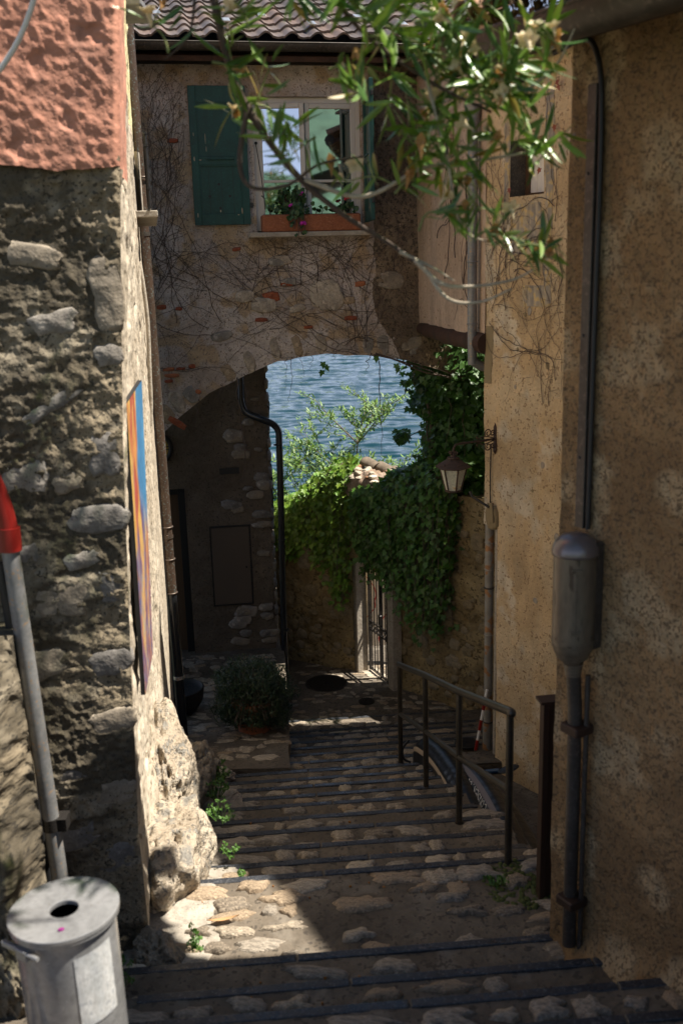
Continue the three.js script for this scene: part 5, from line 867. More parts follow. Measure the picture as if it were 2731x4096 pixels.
// ---------------------------------------------------------------- garden wall, gate, ivy
const GL0 = [-1.6, -13.96], GL1 = [0.124, -12.86], GA = [0.337, -12.89], GB = [0.569, -12.36], GR0 = [0.69, -12.2], GR1 = [1.95, -10.8];
const ang = (p, q) => Math.atan2(-(q[1] - p[1]), q[0] - p[0]), dist = (p, q) => Math.hypot(q[0] - p[0], q[1] - p[1]);
{
  const t = thing('garden_wall', 'ivy-topped rubble garden wall curving round the foot of the lane to the gate', 'wall');
  const seg = (p, q, top, sd) => {
    const L = dist(p, q), a = ang(p, q), d = (x, y) => 0.045 * fbm(x * 1.8, y * 1.8, sd, 3) + 0.022 * fbm(x * 7, y * 7, sd + 1, 4) - 0.03 * sstep(0.1, 0.4, fbm(x * 6, y * 8, sd + 2, 3)), put = (g) => { g.rotateY(a); g.translate(p[0], 0, p[1]); return g; };
    part('face', [put(wallFace(0, L, -2.4, top, 0.02, d)), put(surf(Math.round(L / 0.04), 8, (s, q2) => { const x = s * L, z = -q2 * 0.36; return [x, top(x) + 0.03 * fbm(x * 6, z * 9, sd, 3), z + d(x, top(x)) * (1 - q2), x, z]; }, true)), put(box(0, L, -2.5, Math.min(top(0), top(L)) - 0.04, -0.36, -0.1))], M.gardenPlaster, t);
    seed(sd);
    for (let i = 0; i < L * 62; i++) { const x = rr(0.05, L - 0.05), y = -2.15 + Math.pow(rnd(), 0.9) * 2.5, w = rr(0.06, 0.2); if (y > top(x) - 0.1) continue; const g = stoneGeo(w, w * rr(0.45, 1.3), 0.035, i * 2.3 + sd, 9, 0.4); g.translate(x, y, d(x, y) - 0.004); g.computeBoundingSphere(); part('stone', put(g.rotateZ(0)), pick(wallMats), t); }
    return { put, d };
  };
  const topL = (x) => lut([[0, 0.05], [1.0, 0.14], [1.5, 0.45], [2.05, 0.8]], x), topR = (x) => lut([[0, 0.66], [0.7, 0.7], [1.9, 0.8]], x);
  seg(GL0, GL1, topL, 401); seg(GR0, GR1, topR, 402);
  // wall over and behind the gate head, rubble cap and its ridge of old coping tiles
  const a = ang(GL1, GR0), L = dist(GL1, GR0), put = (g) => { g.rotateY(a); g.translate(GL1[0], 0, GL1[1]); return g; };
  part('lintel_wall', [put(box(-0.1, L + 0.1, -0.42, 0.52, -0.34, 0.05, 0.03))], M.gardenPlaster, t);
  part('rubble_cap', [put(surf(60, 30, (s, q) => { const x = lerp(-0.15, L + 0.15, s), b = q * 2 - 1, y = 0.5 + 0.3 * Math.sqrt(Math.max(0, 1 - Math.pow(Math.abs(b), 2.5))) + 0.05 * fbm(x * 9, q * 7, 9, 4); return [x, y, -0.14 + b * 0.27, x, q * 0.5]; }, true))], M.oldMortarTop, t);
  seed(403);
  for (let i = 0; i < 34; i++) { const x = rr(-0.05, L + 0.05), q = rr(0.1, 0.95), b = q * 2 - 1, y = 0.5 + 0.3 * Math.sqrt(Math.max(0, 1 - Math.pow(Math.abs(b), 2.5))); part('cap_stone', put(at(boulder(rr(0.03, 0.08), rr(0.02, 0.04), rr(0.03, 0.07), i * 3.3, 3, 0.4), x, y + 0.005, -0.14 + b * 0.27)), pick([M.pale1, M.stone2, M.clay0, M.stone0, M.pale0]), t); }
  for (let i = 0; i < 3; i++) { const c = surf(10, 6, (s, q) => { const b = Math.PI * s; return [q * 0.3, 0.085 * Math.sin(b) * (1 - 0.1 * q) + 0.004 * fbm(q * 9, s * 9, i, 2), 0.1 * Math.cos(b) * (1 - 0.1 * q), s * 0.3, q * 0.3]; }); part('coping_tile', put(at(c, 0.02 + i * 0.25, 0.845 - 0.03 * i, -0.26 - 0.02 * i, 0.05, -0.12, -0.12)), M.bark, t); }
  // gate posts
  const post = (x, z, w, d2, y1, nm) => part(nm, at(box(-w / 2, w / 2, -2.35, y1, -d2 / 2, d2 / 2, 0.012), x, 0, z, 0, ang(GA, GB)), M.sill, t);
  post(0.21, -12.92, 0.14, 0.16, -0.3, 'gate_post'); post(0.645, -12.2, 0.16, 0.13, -0.3, 'gate_post');
  part('threshold', at(box(-0.35, 0.35, -2.2, -2.055, -0.12, 0.12, 0.01), 0.46, 0, -12.6, 0, ang(GA, GB)), M.stone2, t);
  const g = thing('iron_gate', 'tall narrow wrought iron bar gate between plaster posts', 'gate', [GA[0], 0, GA[1]], ang(GA, GB) / DEG);
  const W = dist(GA, GB);
  part('frame', [box(0, 0.03, -2.04, -0.46, -0.014, 0.014), box(W - 0.03, W, -2.04, -0.46, -0.014, 0.014), box(0.03, W - 0.03, -2.03, -2.0, -0.012, 0.012), box(W * 0.62 - 0.018, W * 0.62 + 0.018, -2.04, -0.46, -0.015, 0.015)], M.darkMetal, g);
  for (let i = 1; i <= 6; i++) part('bar', tube([V((W * i) / 7, -2.0, 0), V((W * i) / 7, -0.5, 0)], 0.008, 8), M.darkMetal, g);
  part('cross_rail', [box(0.03, W - 0.03, -1.33, -1.31, -0.012, 0.012), box(0.03, W - 0.03, -1.45, -1.43, -0.012, 0.012)], M.darkMetal, g);
  for (let i = 0; i < 6; i++) part('ring', at(new THREE.TorusGeometry(0.034, 0.007, 6, 20), (W * (i + 0.5)) / 6, -1.38, 0), M.darkMetal, g);
  part('lock_box', box(W * 0.62 - 0.03, W * 0.62 + 0.035, -1.28, -1.14, -0.02, 0.025, 0.004), M.darkMetal, g);
  part('finial', [tube(curve([[0.0, -0.46, 0], [0.04, -0.38, 0], [0.1, -0.36, 0], [0.14, -0.42, 0]], 14), 0.008, 6)], M.darkMetal, g);
  const bn = thing('cloth_banner', 'white cloth with red streaks hanging behind the bars of the iron gate', 'cloth', [0.56, 0, -13.25], -12);
  part('cloth', surf(50, 20, (s, q) => [lerp(-0.5, 0.55, s), lerp(-1.85, -0.35, q), 0.03 * Math.sin(s * 21) + 0.02 * Math.sin(s * 9 + q), s, q]), S('banner', { map: tex(256, (u, v) => { const w = Math.abs(Math.sin(u * 13 + 1.2 * Math.sin(v * 9) + 2 * fbm(u * 3, v * 4, 4, 3))); return mix3([0.45, 0.03, 0.03], [0.78, 0.74, 0.72], sstep(0.05, 0.16, w)); }, true), roughness: 0.95, side: THREE.DoubleSide }), bn);
}
// ivy leaf: a five-lobed blade, slightly cupped
const ivyLeaf = (() => {
  const out = [[0, 0], [0.18, -0.12], [0.5, -0.08], [0.36, 0.16], [0.62, 0.42], [0.3, 0.46], [0.0, 1.0], [-0.3, 0.46], [-0.62, 0.42], [-0.36, 0.16], [-0.5, -0.08], [-0.18, -0.12]];
  const pos = [0, 0.25, 0.0], idx = []; for (const [x, y] of out) pos.push(x, y, -0.22 * Math.abs(x) - 0.1 * y * y);
  for (let i = 0; i < out.length; i++) idx.push(0, 1 + i, 1 + ((i + 1) % out.length));
  const g = new THREE.BufferGeometry(); g.setAttribute('position', new THREE.Float32BufferAttribute(pos, 3)); g.setIndex(idx); g.computeVertexNormals(); return boxUV(g);
})();
// hanging curtain of leaves over a wall line: from(p) gives top point and outward direction
function ivy(name, label, pts, tint, stems, sd) {
  const t = thing(name, label, 'climbing plant'); seed(sd);
  if (stems.length) part('stem', merge(stems), M.vine, t, undefined, 'stuff');
  leafCloud('foliage', M.ivy, t, pts, ivyLeaf, tint);
  return t;
}
{
  // creeper over the left part of the wall and the gate head: curtains hanging from the top edge
  const put = (p, q, x, z) => { const a = ang(p, q), c = Math.cos(a), s = -Math.sin(a), n = [Math.sin(a), Math.cos(a)]; return [p[0] + c * x + n[0] * z, p[1] + s * x + n[1] * z]; };
  const curtain = (p, q, x0, x1, top, bot, n, out, sd, pts, stems) => {
    seed(sd);
    const strands = Math.round(n / 16);
    for (let i = 0; i < strands; i++) {
      const x = lerp(x0, x1, rnd()), y0 = top(x) + rr(-0.06, 0.1), y1 = lerp(y0, bot(x), Math.pow(rnd(), 0.75)), z0 = rr(0.02, out) , a = ang(p, q);
      const P = []; for (let k = 0; k <= 8; k++) { const f = k / 8, [X, Z] = put(p, q, x + 0.05 * Math.sin(f * 4 + i), (k === 0 ? -0.05 : z0) + 0.05 * Math.sin(f * 3 + i * 1.7)); P.push(V(X, lerp(y0, y1, f), Z)); }
      if (i % 2 === 0) stems.push(tube(P, 0.0035, 4, false));
      for (let k = 0; k < 16; k++) { const w = P[Math.floor(rnd() * 9)]; pts.push({ x: w.x + rr(-0.05, 0.05), y: w.y + rr(-0.06, 0.06), z: w.z + rr(-0.05, 0.05), rx: rr(2.1, 3.0), ry: a + rr(-0.8, 0.8), rz: rr(-0.5, 0.5), s: rr(0.045, 0.085) }); }
    }
  };
  const green = (c, v) => () => { const k = rr(1 - v, 1 + v), y = rr(0.85, 1.2); return [c[0] * k * y, c[1] * k, c[2] * k]; };
  let pts = [], stems = [];
  curtain(GL0, GL1, 0.8, 2.05, (x) => lut([[0.8, 0.1], [1.2, 0.25], [1.6, 0.62], [2.05, 0.88]], x), (x) => lut([[0.8, -0.3], [1.15, -0.55], [1.3, -0.35], [1.6, -0.55], [1.85, -1.25], [2.05, -1.1]], x), 5200, 0.2, 501, pts, stems);
  for (let i = 0; i < 1500; i++) { const x = rr(0.85, 1.95), [X, Z] = put(GL0, GL1, x, rr(-0.4, 0.1)); pts.push({ x: X, y: lut([[0.8, 0.08], [1.2, 0.22], [1.6, 0.55], [2.05, 0.8]], x) + rr(-0.04, 0.16), z: Z, rx: rr(-1.7, -0.7), ry: rr(-1, 1), rz: rr(-0.6, 0.6), s: rr(0.045, 0.085) }); }
  ivy('creeper', 'yellow-green creeper spilling over the garden wall left of the gate', pts, green([0.17, 0.31, 0.03], 0.3), stems, 503);
  pts = []; stems = [];
  curtain(GR0, GR1, -0.5, 1.05, (x) => lut([[-0.5, 0.5], [0, 0.72], [0.6, 0.95], [1.3, 1.1]], x), (x) => lut([[-0.5, -0.55], [-0.1, -0.55], [0.3, -1.0], [0.7, -1.25], [1.0, -0.9], [1.3, -0.6]], x), 8600, 0.3, 504, pts, stems);
  for (let i = 0; i < 1600; i++) { const x = rr(-0.1, 1.3), [X, Z] = put(GR0, GR1, x, rr(-0.4, 0.15)); pts.push({ x: X, y: lut([[-0.4, 0.62], [0, 0.72], [0.6, 0.92], [1.3, 1.05]], x) + rr(-0.05, 0.16), z: Z, rx: rr(-1.7, -0.6), ry: rr(-1, 1), rz: rr(-0.6, 0.6), s: rr(0.07, 0.13) }); }
  ivy('creeper', 'dense dark green creeper hanging over the garden wall right of the gate', pts, green([0.085, 0.2, 0.024], 0.35), stems, 505);
  // tall ivy-clad house corner beyond the arch on the right
  const iw = thing('ivy_clad_wall', 'tall dark house corner beyond the arch wrapped in ivy', 'wall');
  part('masonry', [poly([[1.3, -12.1], [1.34, -11.92], [2.0, -11.3], [2.5, -11.5], [1.9, -12.15]], -2.3, 2.9)], M.gardenPlaster, iw);
  pts = []; stems = []; seed(506);
  const A = [1.28, -12.1], B = [2.0, -11.3];
  for (let i = 0; i < 7000; i++) {
    const f = Math.pow(rnd(), 1.2), y = rr(0.1, 2.6), bulge = 0.2 + 0.16 * fbm(y * 1.6, 2, 3, 3) + 0.2 * sstep(1.7, 2.0, y) , [X, Z] = [lerp(A[0], B[0], f) - bulge * rr(0.2, 1.1) * (1 - f * 0.5), lerp(A[1], B[1], f) + bulge * rr(-0.6, 0.9)];
    pts.push({ x: X, y, z: Z, rx: rr(2.0, 3.0), ry: rr(-1.3, 0.4), rz: rr(-0.6, 0.6), s: rr(0.05, 0.095) });
  }
  for (const [cx, cy, cz, n, r] of [[0.98, 1.75, -12.1, 90, 0.17], [0.77, 1.36, -12.1, 60, 0.11], [1.1, 2.05, -12.05, 110, 0.2], [1.05, 1.05, -12.0, 70, 0.16], [1.0, 0.75, -11.95, 60, 0.14]]) for (let i = 0; i < n; i++) { const v = V(rr(-1, 1), rr(-1, 1), rr(-1, 1)).normalize().multiplyScalar(r * Math.cbrt(rnd())); pts.push({ x: cx + v.x, y: cy + v.y, z: cz + v.z, rx: rr(1.9, 3.1), ry: rr(-1.2, 1.2), rz: rr(-0.6, 0.6), s: rr(0.05, 0.09) }); }
  for (let i = 0; i < 14; i++) stems.push(tube(curve([[1.45 + rr(-0.15, 0.4), -1.2, -11.75], [1.3 + rr(-0.1, 0.3), 0.4, -11.8], [1.25 + rr(-0.2, 0.3), 1.4, -11.9], [1.15 + rr(-0.2, 0.3), 2.5, -11.9]], 24), rr(0.006, 0.02), 6, false));
  stems.push(tube(curve([[1.2, 1.5, -12], [1.0, 1.42, -12.05], [0.86, 1.34, -12.1]], 10), 0.006, 5, false));
  ivy('ivy', 'tall mass of dark ivy climbing the house corner beside the lantern', pts, () => { const k = rr(0.55, 1.35); return [0.06 * k, 0.155 * k, 0.022 * k]; }, stems, 507);
}
// ---------------------------------------------------------------- feathery young tree beyond the garden wall
{
  const t = thing('young_tree', 'feathery young willow-leaved tree standing against the lake beyond the wall', 'tree', [-0.55, -3.2, -15.8]);
  seed(601); const st = [], pts = [];
  const grow = (p, dir, len, r, lv) => {
    const P = [p.clone()]; let q = p.clone(), d = dir.clone();
    for (let i = 0; i < 6; i++) { d.add(V(rr(-0.12, 0.12), lv ? rr(-0.02, 0.1) : 0.02, rr(-0.12, 0.12))).normalize(); q = q.clone().addScaledVector(d, len / 6); P.push(q); }
    st.push(tube(P, (f) => r * (1 - f * 0.7), 5, false));
    if (lv < 2) { const n = lv ? 6 : 17; for (let i = 0; i < n; i++) { const f = lv ? rr(0.25, 1) : rr(0.3, 1), w = P[Math.min(6, Math.floor(f * 6.99))], a = rnd() * 6.28; grow(w, V(Math.cos(a), lv ? rr(0.1, 0.8) : rr(0.4, 1.0), Math.sin(a)).normalize(), len * (lv ? rr(0.4, 0.6) : lerp(0.46, 0.2, (f - 0.3) / 0.7)), r * 0.45, lv + 1); } }
    if (lv) for (let i = 0; i < (lv === 2 ? 34 : 22); i++) { const w = P[1 + Math.floor(rnd() * 6)]; pts.push({ x: w.x + rr(-0.03, 0.03), y: w.y + rr(-0.03, 0.03), z: w.z + rr(-0.03, 0.03), rx: rr(0.6, 2.4), ry: rnd() * 6.28, rz: rr(-0.5, 0.5), s: rr(0.7, 1.25) }); }
  };
  grow(V(0, 0, 0), V(0.07, 1, 0), 3.9, 0.03, 0); grow(V(-0.35, 0, 0.2), V(-0.02, 1, 0), 3.3, 0.025, 0); grow(V(-0.65, 0, 0.1), V(-0.1, 1, 0), 3.1, 0.022, 0); grow(V(-0.5, 0, 0.6), V(-0.05, 1, 0), 2.9, 0.02, 0); grow(V(-0.15, 0, 0.4), V(0.02, 1, 0), 3.3, 0.02, 0); grow(V(0.5, 0, 0.3), V(0.22, 1, 0), 3.3, 0.018, 0);
  part('trunk', merge(st), M.bark, t);
  leafCloud('crown', M.shrub, t, pts, sliver(0.095, 0.026, 0.25, 3), (p) => { const k = rr(0.7, 1.35); return [0.155 * k, 0.275 * k, 0.035 * k]; });
}
// ---------------------------------------------------------------- bare creeper stems on the walls and hanging from the arch
function creep(roots, steps, spread, branch, keep, lift, sd, r0 = 0.004) {
  seed(sd); const gs = []; let todo = roots.map(([x, y, a, n]) => ({ x, y, a, n: n || steps, r: r0, lv: 0 }));
  while (todo.length && gs.length < 900) {
    const b = todo.shift(), P = []; let { x, y, a } = b;
    for (let i = 0; i < b.n; i++) {
      const nx = x + Math.cos(a) * 0.045, ny = y + Math.sin(a) * 0.045; if (!keep(nx, ny)) break;
      x = nx; y = ny; P.push(V(x, y, lift(x, y) + 0.004 + 0.003 * Math.sin(i))); a += rr(-spread, spread);
      if (b.lv < 3 && rnd() < branch) todo.push({ x, y, a: a + pick([-1, 1]) * rr(0.35, 1.1), n: Math.floor(b.n * rr(0.35, 0.75)), r: b.r * 0.68, lv: b.lv + 1 });
    }
    if (P.length > 2) gs.push(tube(P, (f) => b.r * (1 - 0.6 * f), 4, false));
  }
  return gs;
}
{
  const t = thing('bare_creeper', 'leafless creeper stems netted across the front of the stone house', 'climbing plant', FAC, 11);
  const d = rough(0.03, 1.6, 0.012, 9, 21), inWin = (x, y) => x > -2.42 && x < -0.5 && y > 3.72;
  const roots = []; seed(700);
  for (let i = 0; i < 26; i++) roots.push([rr(-2.95, -0.2), 2.5 + rr(0, 0.9), rr(0.3, 2.8), 50]);
  for (let i = 0; i < 12; i++) roots.push([rr(-2.95, -2.5), rr(2.5, 4.4), rr(0.9, 2.0), 50]);
  for (let i = 0; i < 6; i++) roots.push([rr(-0.75, -0.5), 2.45 + rr(0, 0.1), rr(1.4, 2.6), 60]);
  roots.push([-0.62, 2.42, 3.0, 60], [-0.6, 2.44, 2.9, 60], [-2.95, 2.9, -0.3, 50], [-2.95, 2.4, -0.4, 40]);
  part('stem', merge(creep(roots, 46, 0.26, 0.1, (x, y) => x > -3.05 && x < 0.05 && y > arch(x) - 0.02 && y < 5.4 && !inWin(x, y), (x, y) => d(x, y) + 0.008, 701, 0.0036)), M.vine, t, undefined, 'stuff');
  const h = thing('hanging_tendrils', 'thin bare tendrils dangling from the arch over the lake view', 'climbing plant', FAC, 11);
  const strand = (x, len, sd, r = 0.0055) => { seed(sd); const P = []; let px = x; for (let i = 0; i <= 16; i++) { P.push(V(px, arch(x) + 0.03 - (len * i) / 16, 0.02 + 0.03 * Math.sin(i * 0.5 + sd))); px += rr(-0.022, 0.022); } return tube(P, (f) => r * (1 - 0.6 * f), 5, false); };
  part('tendril', merge([strand(-2.02, 1.2, 1, 0.009), strand(-1.94, 0.45, 2, 0.006), strand(-2.45, 0.35, 3), strand(-2.2, 0.32, 4), strand(-0.42, 1.15, 5, 0.006), strand(-0.5, 0.2, 6), strand(-1.45, 0.35, 7, 0.003), strand(-1.4, 0.5, 8, 0.004), strand(-1.3, 0.25, 9, 0.003), strand(-1.2, 0.2, 10, 0.003), strand(-0.2, 0.25, 11, 0.004), strand(0.02, 0.35, 12, 0.004), strand(0.1, 0.25, 13, 0.003), strand(-0.9, 0.1, 14, 0.003), strand(0.45, 0.9, 15, 0.006), strand(0.6, 1.3, 16, 0.006),
    tube(curve([[-0.45, 2.43, 0.02], [-0.2, 2.34, 0.06], [0.1, 2.2, 0.05], [0.45, 2.12, 0.03]], 30), 0.009, 6, false), tube(curve([[-0.48, 2.42, 0.05], [-0.15, 2.33, 0.02], [0.2, 2.2, 0.07], [0.5, 2.07, 0.03]], 30), 0.007, 6, false)]), M.vine, h, undefined, 'stuff');
  seed(702); const ls = []; for (const [x, y] of [[-1.06, 2.36], [-1.03, 2.32], [-1.07, 2.27], [-0.22, 2.3], [-0.2, 2.26], [0.08, 2.14], [0.1, 2.1], [-0.45, 2.4], [0.16, 2.16]]) ls.push(at(ivyLeaf.clone().scale(0.07, 0.08, 0.07), x, y, 0.05, Math.PI + rr(-0.3, 0.3), rr(-0.5, 0.5), rr(-0.4, 0.4)));
  part('leaf', merge(ls), leafM('tendrilLeaf', [0.06, 0.15, 0.02]), h, undefined, 'stuff');
  const y = thing('bare_creeper', 'dark knotted creeper stems on the ochre yellow wall around the recessed window', 'climbing plant', YEL, -60);
  const dy = rough(0.025, 1.4, 0.005, 11, 81), niche = (a, b) => a > 0.3 && a < 0.735 && b > 3.9 && b < 4.36;
  const R = []; seed(703); for (let i = 0; i < 9; i++) R.push([rr(0.08, 0.3), rr(2.8, 3.6), rr(1.2, 1.9), 40]); for (let i = 0; i < 6; i++) R.push([rr(0.8, 0.95), rr(2.4, 3.8), rr(1.2, 2.6), 36]); R.push([0.05, 2.95, 0.7, 30], [0.02, 2.9, -0.5, 32], [0.1, 2.85, -0.6, 34], [0.35, 3.3, 0.2, 30], [0.4, 3.55, -0.4, 26], [0.8, 2.2, 1.6, 50], [0.86, 2.2, 1.5, 50]);
  part('stem', merge(creep(R, 30, 0.42, 0.1, (a, b) => a > 0.01 && a < 1.0 && b > 2.1 && b < 4.9 && !niche(a, b), (a, b) => dy(a, b) + 0.008, 704, 0.0036)), M.vine, y, undefined, 'stuff');
  seed(705); const rl = []; for (const [a, b] of [[0.34, 3.98], [0.72, 4.1], [0.9, 4.72], [0.88, 4.4], [0.9, 4.68], [0.25, 3.9]]) rl.push(at(ivyLeaf.clone().scale(0.045, 0.05, 0.05), a, b, dy(a, b) + 0.03, Math.PI + rr(-0.3, 0.3), 0, rr(-0.8, 0.8)));
  part('dry_leaf', merge(rl), leafM('redLeaf', [0.3, 0.06, 0.015]), y, undefined, 'stuff');
  const z = thing('bare_creeper', 'few thin creeper stems on the pinkish wall left of the zinc downpipe', 'climbing plant', YEL, -81.4);
  const Z = []; for (const [a, b, c] of [[-0.62, 3.1, 1.6], [-0.9, 3.4, 1.7], [-1.3, 3.2, 1.5], [-1.6, 3.6, 1.4], [-0.5, 3.9, 1.8], [-0.35, 2.9, 2.2]]) Z.push([a, b, c, 26]);
  part('stem', merge(creep(Z, 24, 0.4, 0.12, (a, b) => a < -0.05 && a > -2.2 && b > 2.85 && b < 5.2, () => 0.02, 706, 0.006)), M.vine, z, undefined, 'stuff');
}
// ---------------------------------------------------------------- flowering oleander hanging into the view from above
{
  const t = thing('oleander', 'flowering oleander branches with narrow leaves hanging over the lane in front of the roof', 'shrub');
  seed(801);
  const wood = [], pale = [], tips = [], crownWood = [];
  const B = (pts, r, m) => { const P = curve(pts, 40); m.push(tube(P, (f) => r * (1 - 0.62 * f), 8, false)); return P; };
  // trunk rises outside the frame on the left and arches over
  B([[-1.75, 0.2, -2.3], [-1.7, 2.2, -2.4], [-1.35, 4.3, -2.8], [-0.7, 5.1, -3.3], [-0.45, 4.75, -3.42]], 0.05, wood);
  const main = B([[-0.5, 4.95, -3.4], [-0.37, 4.3, -3.42], [-0.29, 3.95, -3.45], [-0.12, 3.70, -3.5], [0.03, 3.57, -3.5], [0.2, 3.46, -3.5], [0.3, 3.38, -3.45]], 0.0155, wood);
  const b2 = B([[-0.62, 5.15, -3.35], [-0.05, 5.0, -3.45], [0.25, 4.45, -3.5], [0.45, 4.05, -3.45], [0.62, 3.95, -3.4]], 0.012, wood);
  const b3 = B([[-0.55, 5.0, -3.4], [-0.15, 4.55, -3.3], [0.05, 4.15, -3.3], [0.3, 3.95, -3.3], [0.5, 3.85, -3.3]], 0.011, wood);
  const b4 = B([[-0.6, 5.1, -3.3], [0.2, 5.2, -3.4], [0.5, 4.7, -3.45], [0.55, 4.25, -3.4]], 0.011, wood);
  const c1 = B([[0.27, 3.41, -3.45], [0.36, 3.33, -3.42], [0.46, 3.32, -3.42], [0.6, 3.34, -3.42], [0.66, 3.37, -3.4]], 0.0085, pale);
  const c2 = B([[0.3, 3.385, -3.45], [0.38, 3.28, -3.4], [0.48, 3.27, -3.38], [0.58, 3.31, -3.36]], 0.008, pale);
  B([[0.22, 3.44, -3.48], [0.33, 3.385, -3.46], [0.4, 3.34, -3.44]], 0.007, pale);
  const c3 = B([[-0.27, 3.9, -3.45], [-0.3, 3.72, -3.44], [-0.27, 3.66, -3.43], [-0.15, 3.66, -3.43], [-0.04, 3.72, -3.4], [0.1, 3.74, -3.4]], 0.009, wood);
  const c4 = B([[-0.09, 3.68, -3.5], [0.1, 3.62, -3.45], [0.3, 3.7, -3.4], [0.5, 3.72, -3.38], [0.66, 3.74, -3.38]], 0.009, pale);
  const c5 = B([[-0.4, 4.4, -3.42], [-0.44, 4.12, -3.42], [-0.52, 4.05, -3.42]], 0.006, wood);
  const c6 = B([[0.62, 3.92, -3.4], [0.72, 4.0, -3.4], [0.77, 4.1, -3.38]], 0.006, pale);
  const c7 = B([[0.3, 3.95, -3.3], [0.36, 3.72, -3.3], [0.42, 3.5, -3.32], [0.53, 3.45, -3.32]], 0.006, pale);
  const c8 = B([[0.0, 4.2, -3.3], [-0.02, 4.5, -3.2], [0.15, 4.6, -3.2]], 0.008, wood);
  part('branch', merge(wood), S('darkBark', { map: weather(0.2, [0.075, 0.05, 0.034], [0.05, 0.034, 0.024], [0.03, 0.022, 0.016], { n: 128, sd: 129 }), roughness: 0.9 }), t, 'dark brown main branches'); part('twig', merge(pale), M.barkPale, t, 'pale bare twigs at the lower right');
  const leafG = [0, 1, 2].map((k) => sliver(0.115, 0.0175, 0.3 + 0.1 * k, 6));
  let count = 0; const more = [[], [], [], []];
  const one = (p, dir, roll, s, mi) => {
    const q = new THREE.Quaternion().setFromUnitVectors(V(0, 1, 0), dir.clone().normalize()).multiply(new THREE.Quaternion().setFromAxisAngle(V(0, 1, 0), roll)), g = pick(leafG);
    if (count < 296) { const m = new THREE.Mesh(g, oleanderMats[mi]); m.name = 'leaf'; m.position.copy(p); m.quaternion.copy(q); m.scale.setScalar(s); m.castShadow = m.receiveShadow = true; t.add(m); count++; }
    else { const h = g.clone(); h.applyMatrix4(new THREE.Matrix4().compose(p, q, V(s, s, s))); more[mi].push(h); }
  };
  const whorl = (p, axis, n, s) => { for (let i = 0; i < n; i++) { const a = rnd() * 6.28, u = Math.abs(axis.y) < 0.9 ? V(0, 1, 0) : V(1, 0, 0), e = axis.clone().cross(u).normalize(), f = axis.clone().cross(e); const dir = axis.clone().multiplyScalar(rr(0.3, 1.0)).addScaledVector(e, Math.cos(a)).addScaledVector(f, Math.sin(a)).add(V(0, -0.15, 0)); one(p.clone().add(V(rr(-0.02, 0.02), rr(-0.02, 0.02), rr(-0.02, 0.02))), dir, rr(-3, 3), s * rr(0.75, 1.15), rnd() < 0.05 ? 3 : Math.floor(rnd() * 3)); } };
  const flowers = [];
  const flower = (p, wilt) => flowers.push([p.clone(), wilt]);
  const shoot = (p, dir, len, n, s = 1, fl = 0) => {
    const P = curve([p, p.clone().addScaledVector(dir, len * 0.5).add(V(0, 0.01, 0)), p.clone().addScaledVector(dir, len).add(V(rr(-0.03, 0.03), rr(-0.03, 0.02), rr(-0.02, 0.02)))], 8);
    tips.push(tube(P, (f) => 0.0045 * (1 - 0.5 * f), 5, false));
    for (let k = 2; k <= 8; k += 2) whorl(P[k], dir.clone(), Math.round(n / 3), s);
    whorl(P[8], dir.clone(), Math.round(n / 2), s);
    if (fl) for (let k = 0; k < fl; k++) { const e = P[8].clone().add(V(rr(-0.05, 0.05), rr(-0.03, 0.06), rr(-0.04, 0.04))); tips.push(tube([P[8], e], 0.002, 4, false)); flower(e, rnd() < 0.55); }
  };
  // sprays along the branches; left part is thin, the middle and right dense
  const along = (P, f0, f1, n, len, s) => { for (let i = 0; i < n; i++) { const p = P[Math.floor(lerp(f0, f1, rnd()) * 40)], a = rr(-1, 1); shoot(p, V(rr(-0.5, 0.9), rr(-0.5, 0.9), rr(-0.5, 0.5)).normalize(), rr(0.5, 1) * len, 6, s, rnd() < 0.32 ? 2 : 0); } };
  along(main, 0.05, 0.5, 7, 0.2, 1.1); along(b2, 0.25, 0.98, 20, 0.22, 1.15); along(b3, 0.2, 1, 24, 0.22, 1.15); along(b4, 0.3, 1, 17, 0.22, 1.15); along(c4, 0.3, 1, 9, 0.14, 1); along(c8, 0.2, 1, 14, 0.18, 1.15); along(c7, 0.3, 1, 4, 0.12, 0.9);
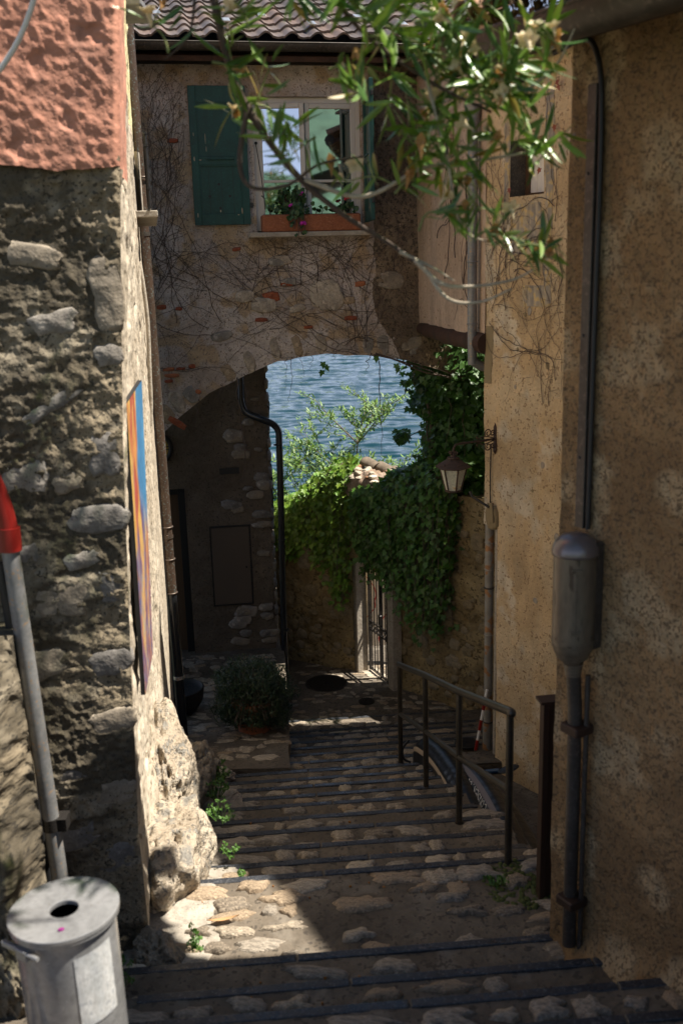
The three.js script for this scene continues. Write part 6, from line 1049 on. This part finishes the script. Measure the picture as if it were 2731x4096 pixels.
  for (const [x, y, n, fl] of [[-0.36, 4.02, 5, 1], [-0.5, 4.06, 2, 2], [-0.24, 4.1, 6, 1], [-0.12, 4.2, 7, 1], [0.0, 4.0, 7, 1], [0.1, 3.88, 7, 0], [0.22, 3.8, 7, 1], [0.35, 3.8, 8, 1], [0.45, 3.95, 7, 2], [0.56, 3.9, 7, 2], [0.6, 3.95, 4, 3], [0.3, 4.1, 8, 1], [0.16, 4.25, 8, 1], [0.4, 4.2, 7, 2], [0.2, 3.62, 6, 1], [0.33, 3.55, 5, 1], [0.42, 3.62, 5, 1], [0.62, 4.1, 3, 4], [-0.05, 3.8, 4, 0], [0.64, 3.38, 4, 1], [0.58, 3.44, 1, 2], [0.27, 3.5, 3, 1]]) shoot(V(x, y, -3.36 + rr(-0.12, 0.12)), V(rr(-0.4, 0.8), rr(-0.6, 0.6), rr(-0.3, 0.5)).normalize(), 0.09, n + 1, 0.95, fl);
  // the crown goes on above the picture, where it dapples the left wall
  const b5 = B([[-0.7, 5.1, -3.3], [-0.3, 5.5, -3.8], [0.2, 5.6, -4.15], [0.7, 5.5, -4.3]], 0.02, crownWood);
  const b6 = B([[-0.7, 5.1, -3.3], [-0.3, 4.9, -3.0], [0.2, 4.65, -2.95], [0.75, 4.5, -2.95]], 0.02, crownWood);
  part('crown_branch', merge(crownWood), M.darkBark, t);
  along(b5, 0.3, 1, 26, 0.3, 1.2); along(b6, 0.45, 1, 15, 0.14, 1.1);
  more.forEach((m, i) => m.length && part('dense_foliage', merge(m), oleanderMats[i], t, undefined, 'stuff'));
  part('green_twig', merge(tips), S('twigGreen', { c: [0.15, 0.17, 0.05], roughness: 0.7 }), t, undefined, 'stuff');
  const petal = surf(3, 2, (s, q) => [(q - 0.5) * 0.02 * Math.sin(Math.PI * (0.2 + s * 0.75)), s * 0.024, 0.008 * s * s, s, q]);
  const bloom = merge([0, 1, 2, 3, 4].map((k) => petal.clone().rotateX(0.7).rotateY((k * 6.283) / 5)).concat([at(new THREE.ConeGeometry(0.006, 0.026, 6), 0, -0.012, 0, Math.PI)]));
  const wilted = merge([0, 1, 2].map((k) => petal.clone().rotateX(0.15).rotateY(k * 2.1)).concat([at(new THREE.ConeGeometry(0.006, 0.03, 6), 0, -0.012, 0, Math.PI)]));
  flowers.forEach(([p, w]) => { const m = new THREE.Mesh(w ? wilted : bloom, w ? M.petalWilt : M.petal); m.name = 'flower'; m.position.copy(p); m.rotation.set(rr(-1, 1.6), rr(-3, 3), rr(-1, 1)); m.scale.setScalar(rr(1.1, 1.7)); m.castShadow = true; t.add(m); });
}
renderer.render(scene, camera);
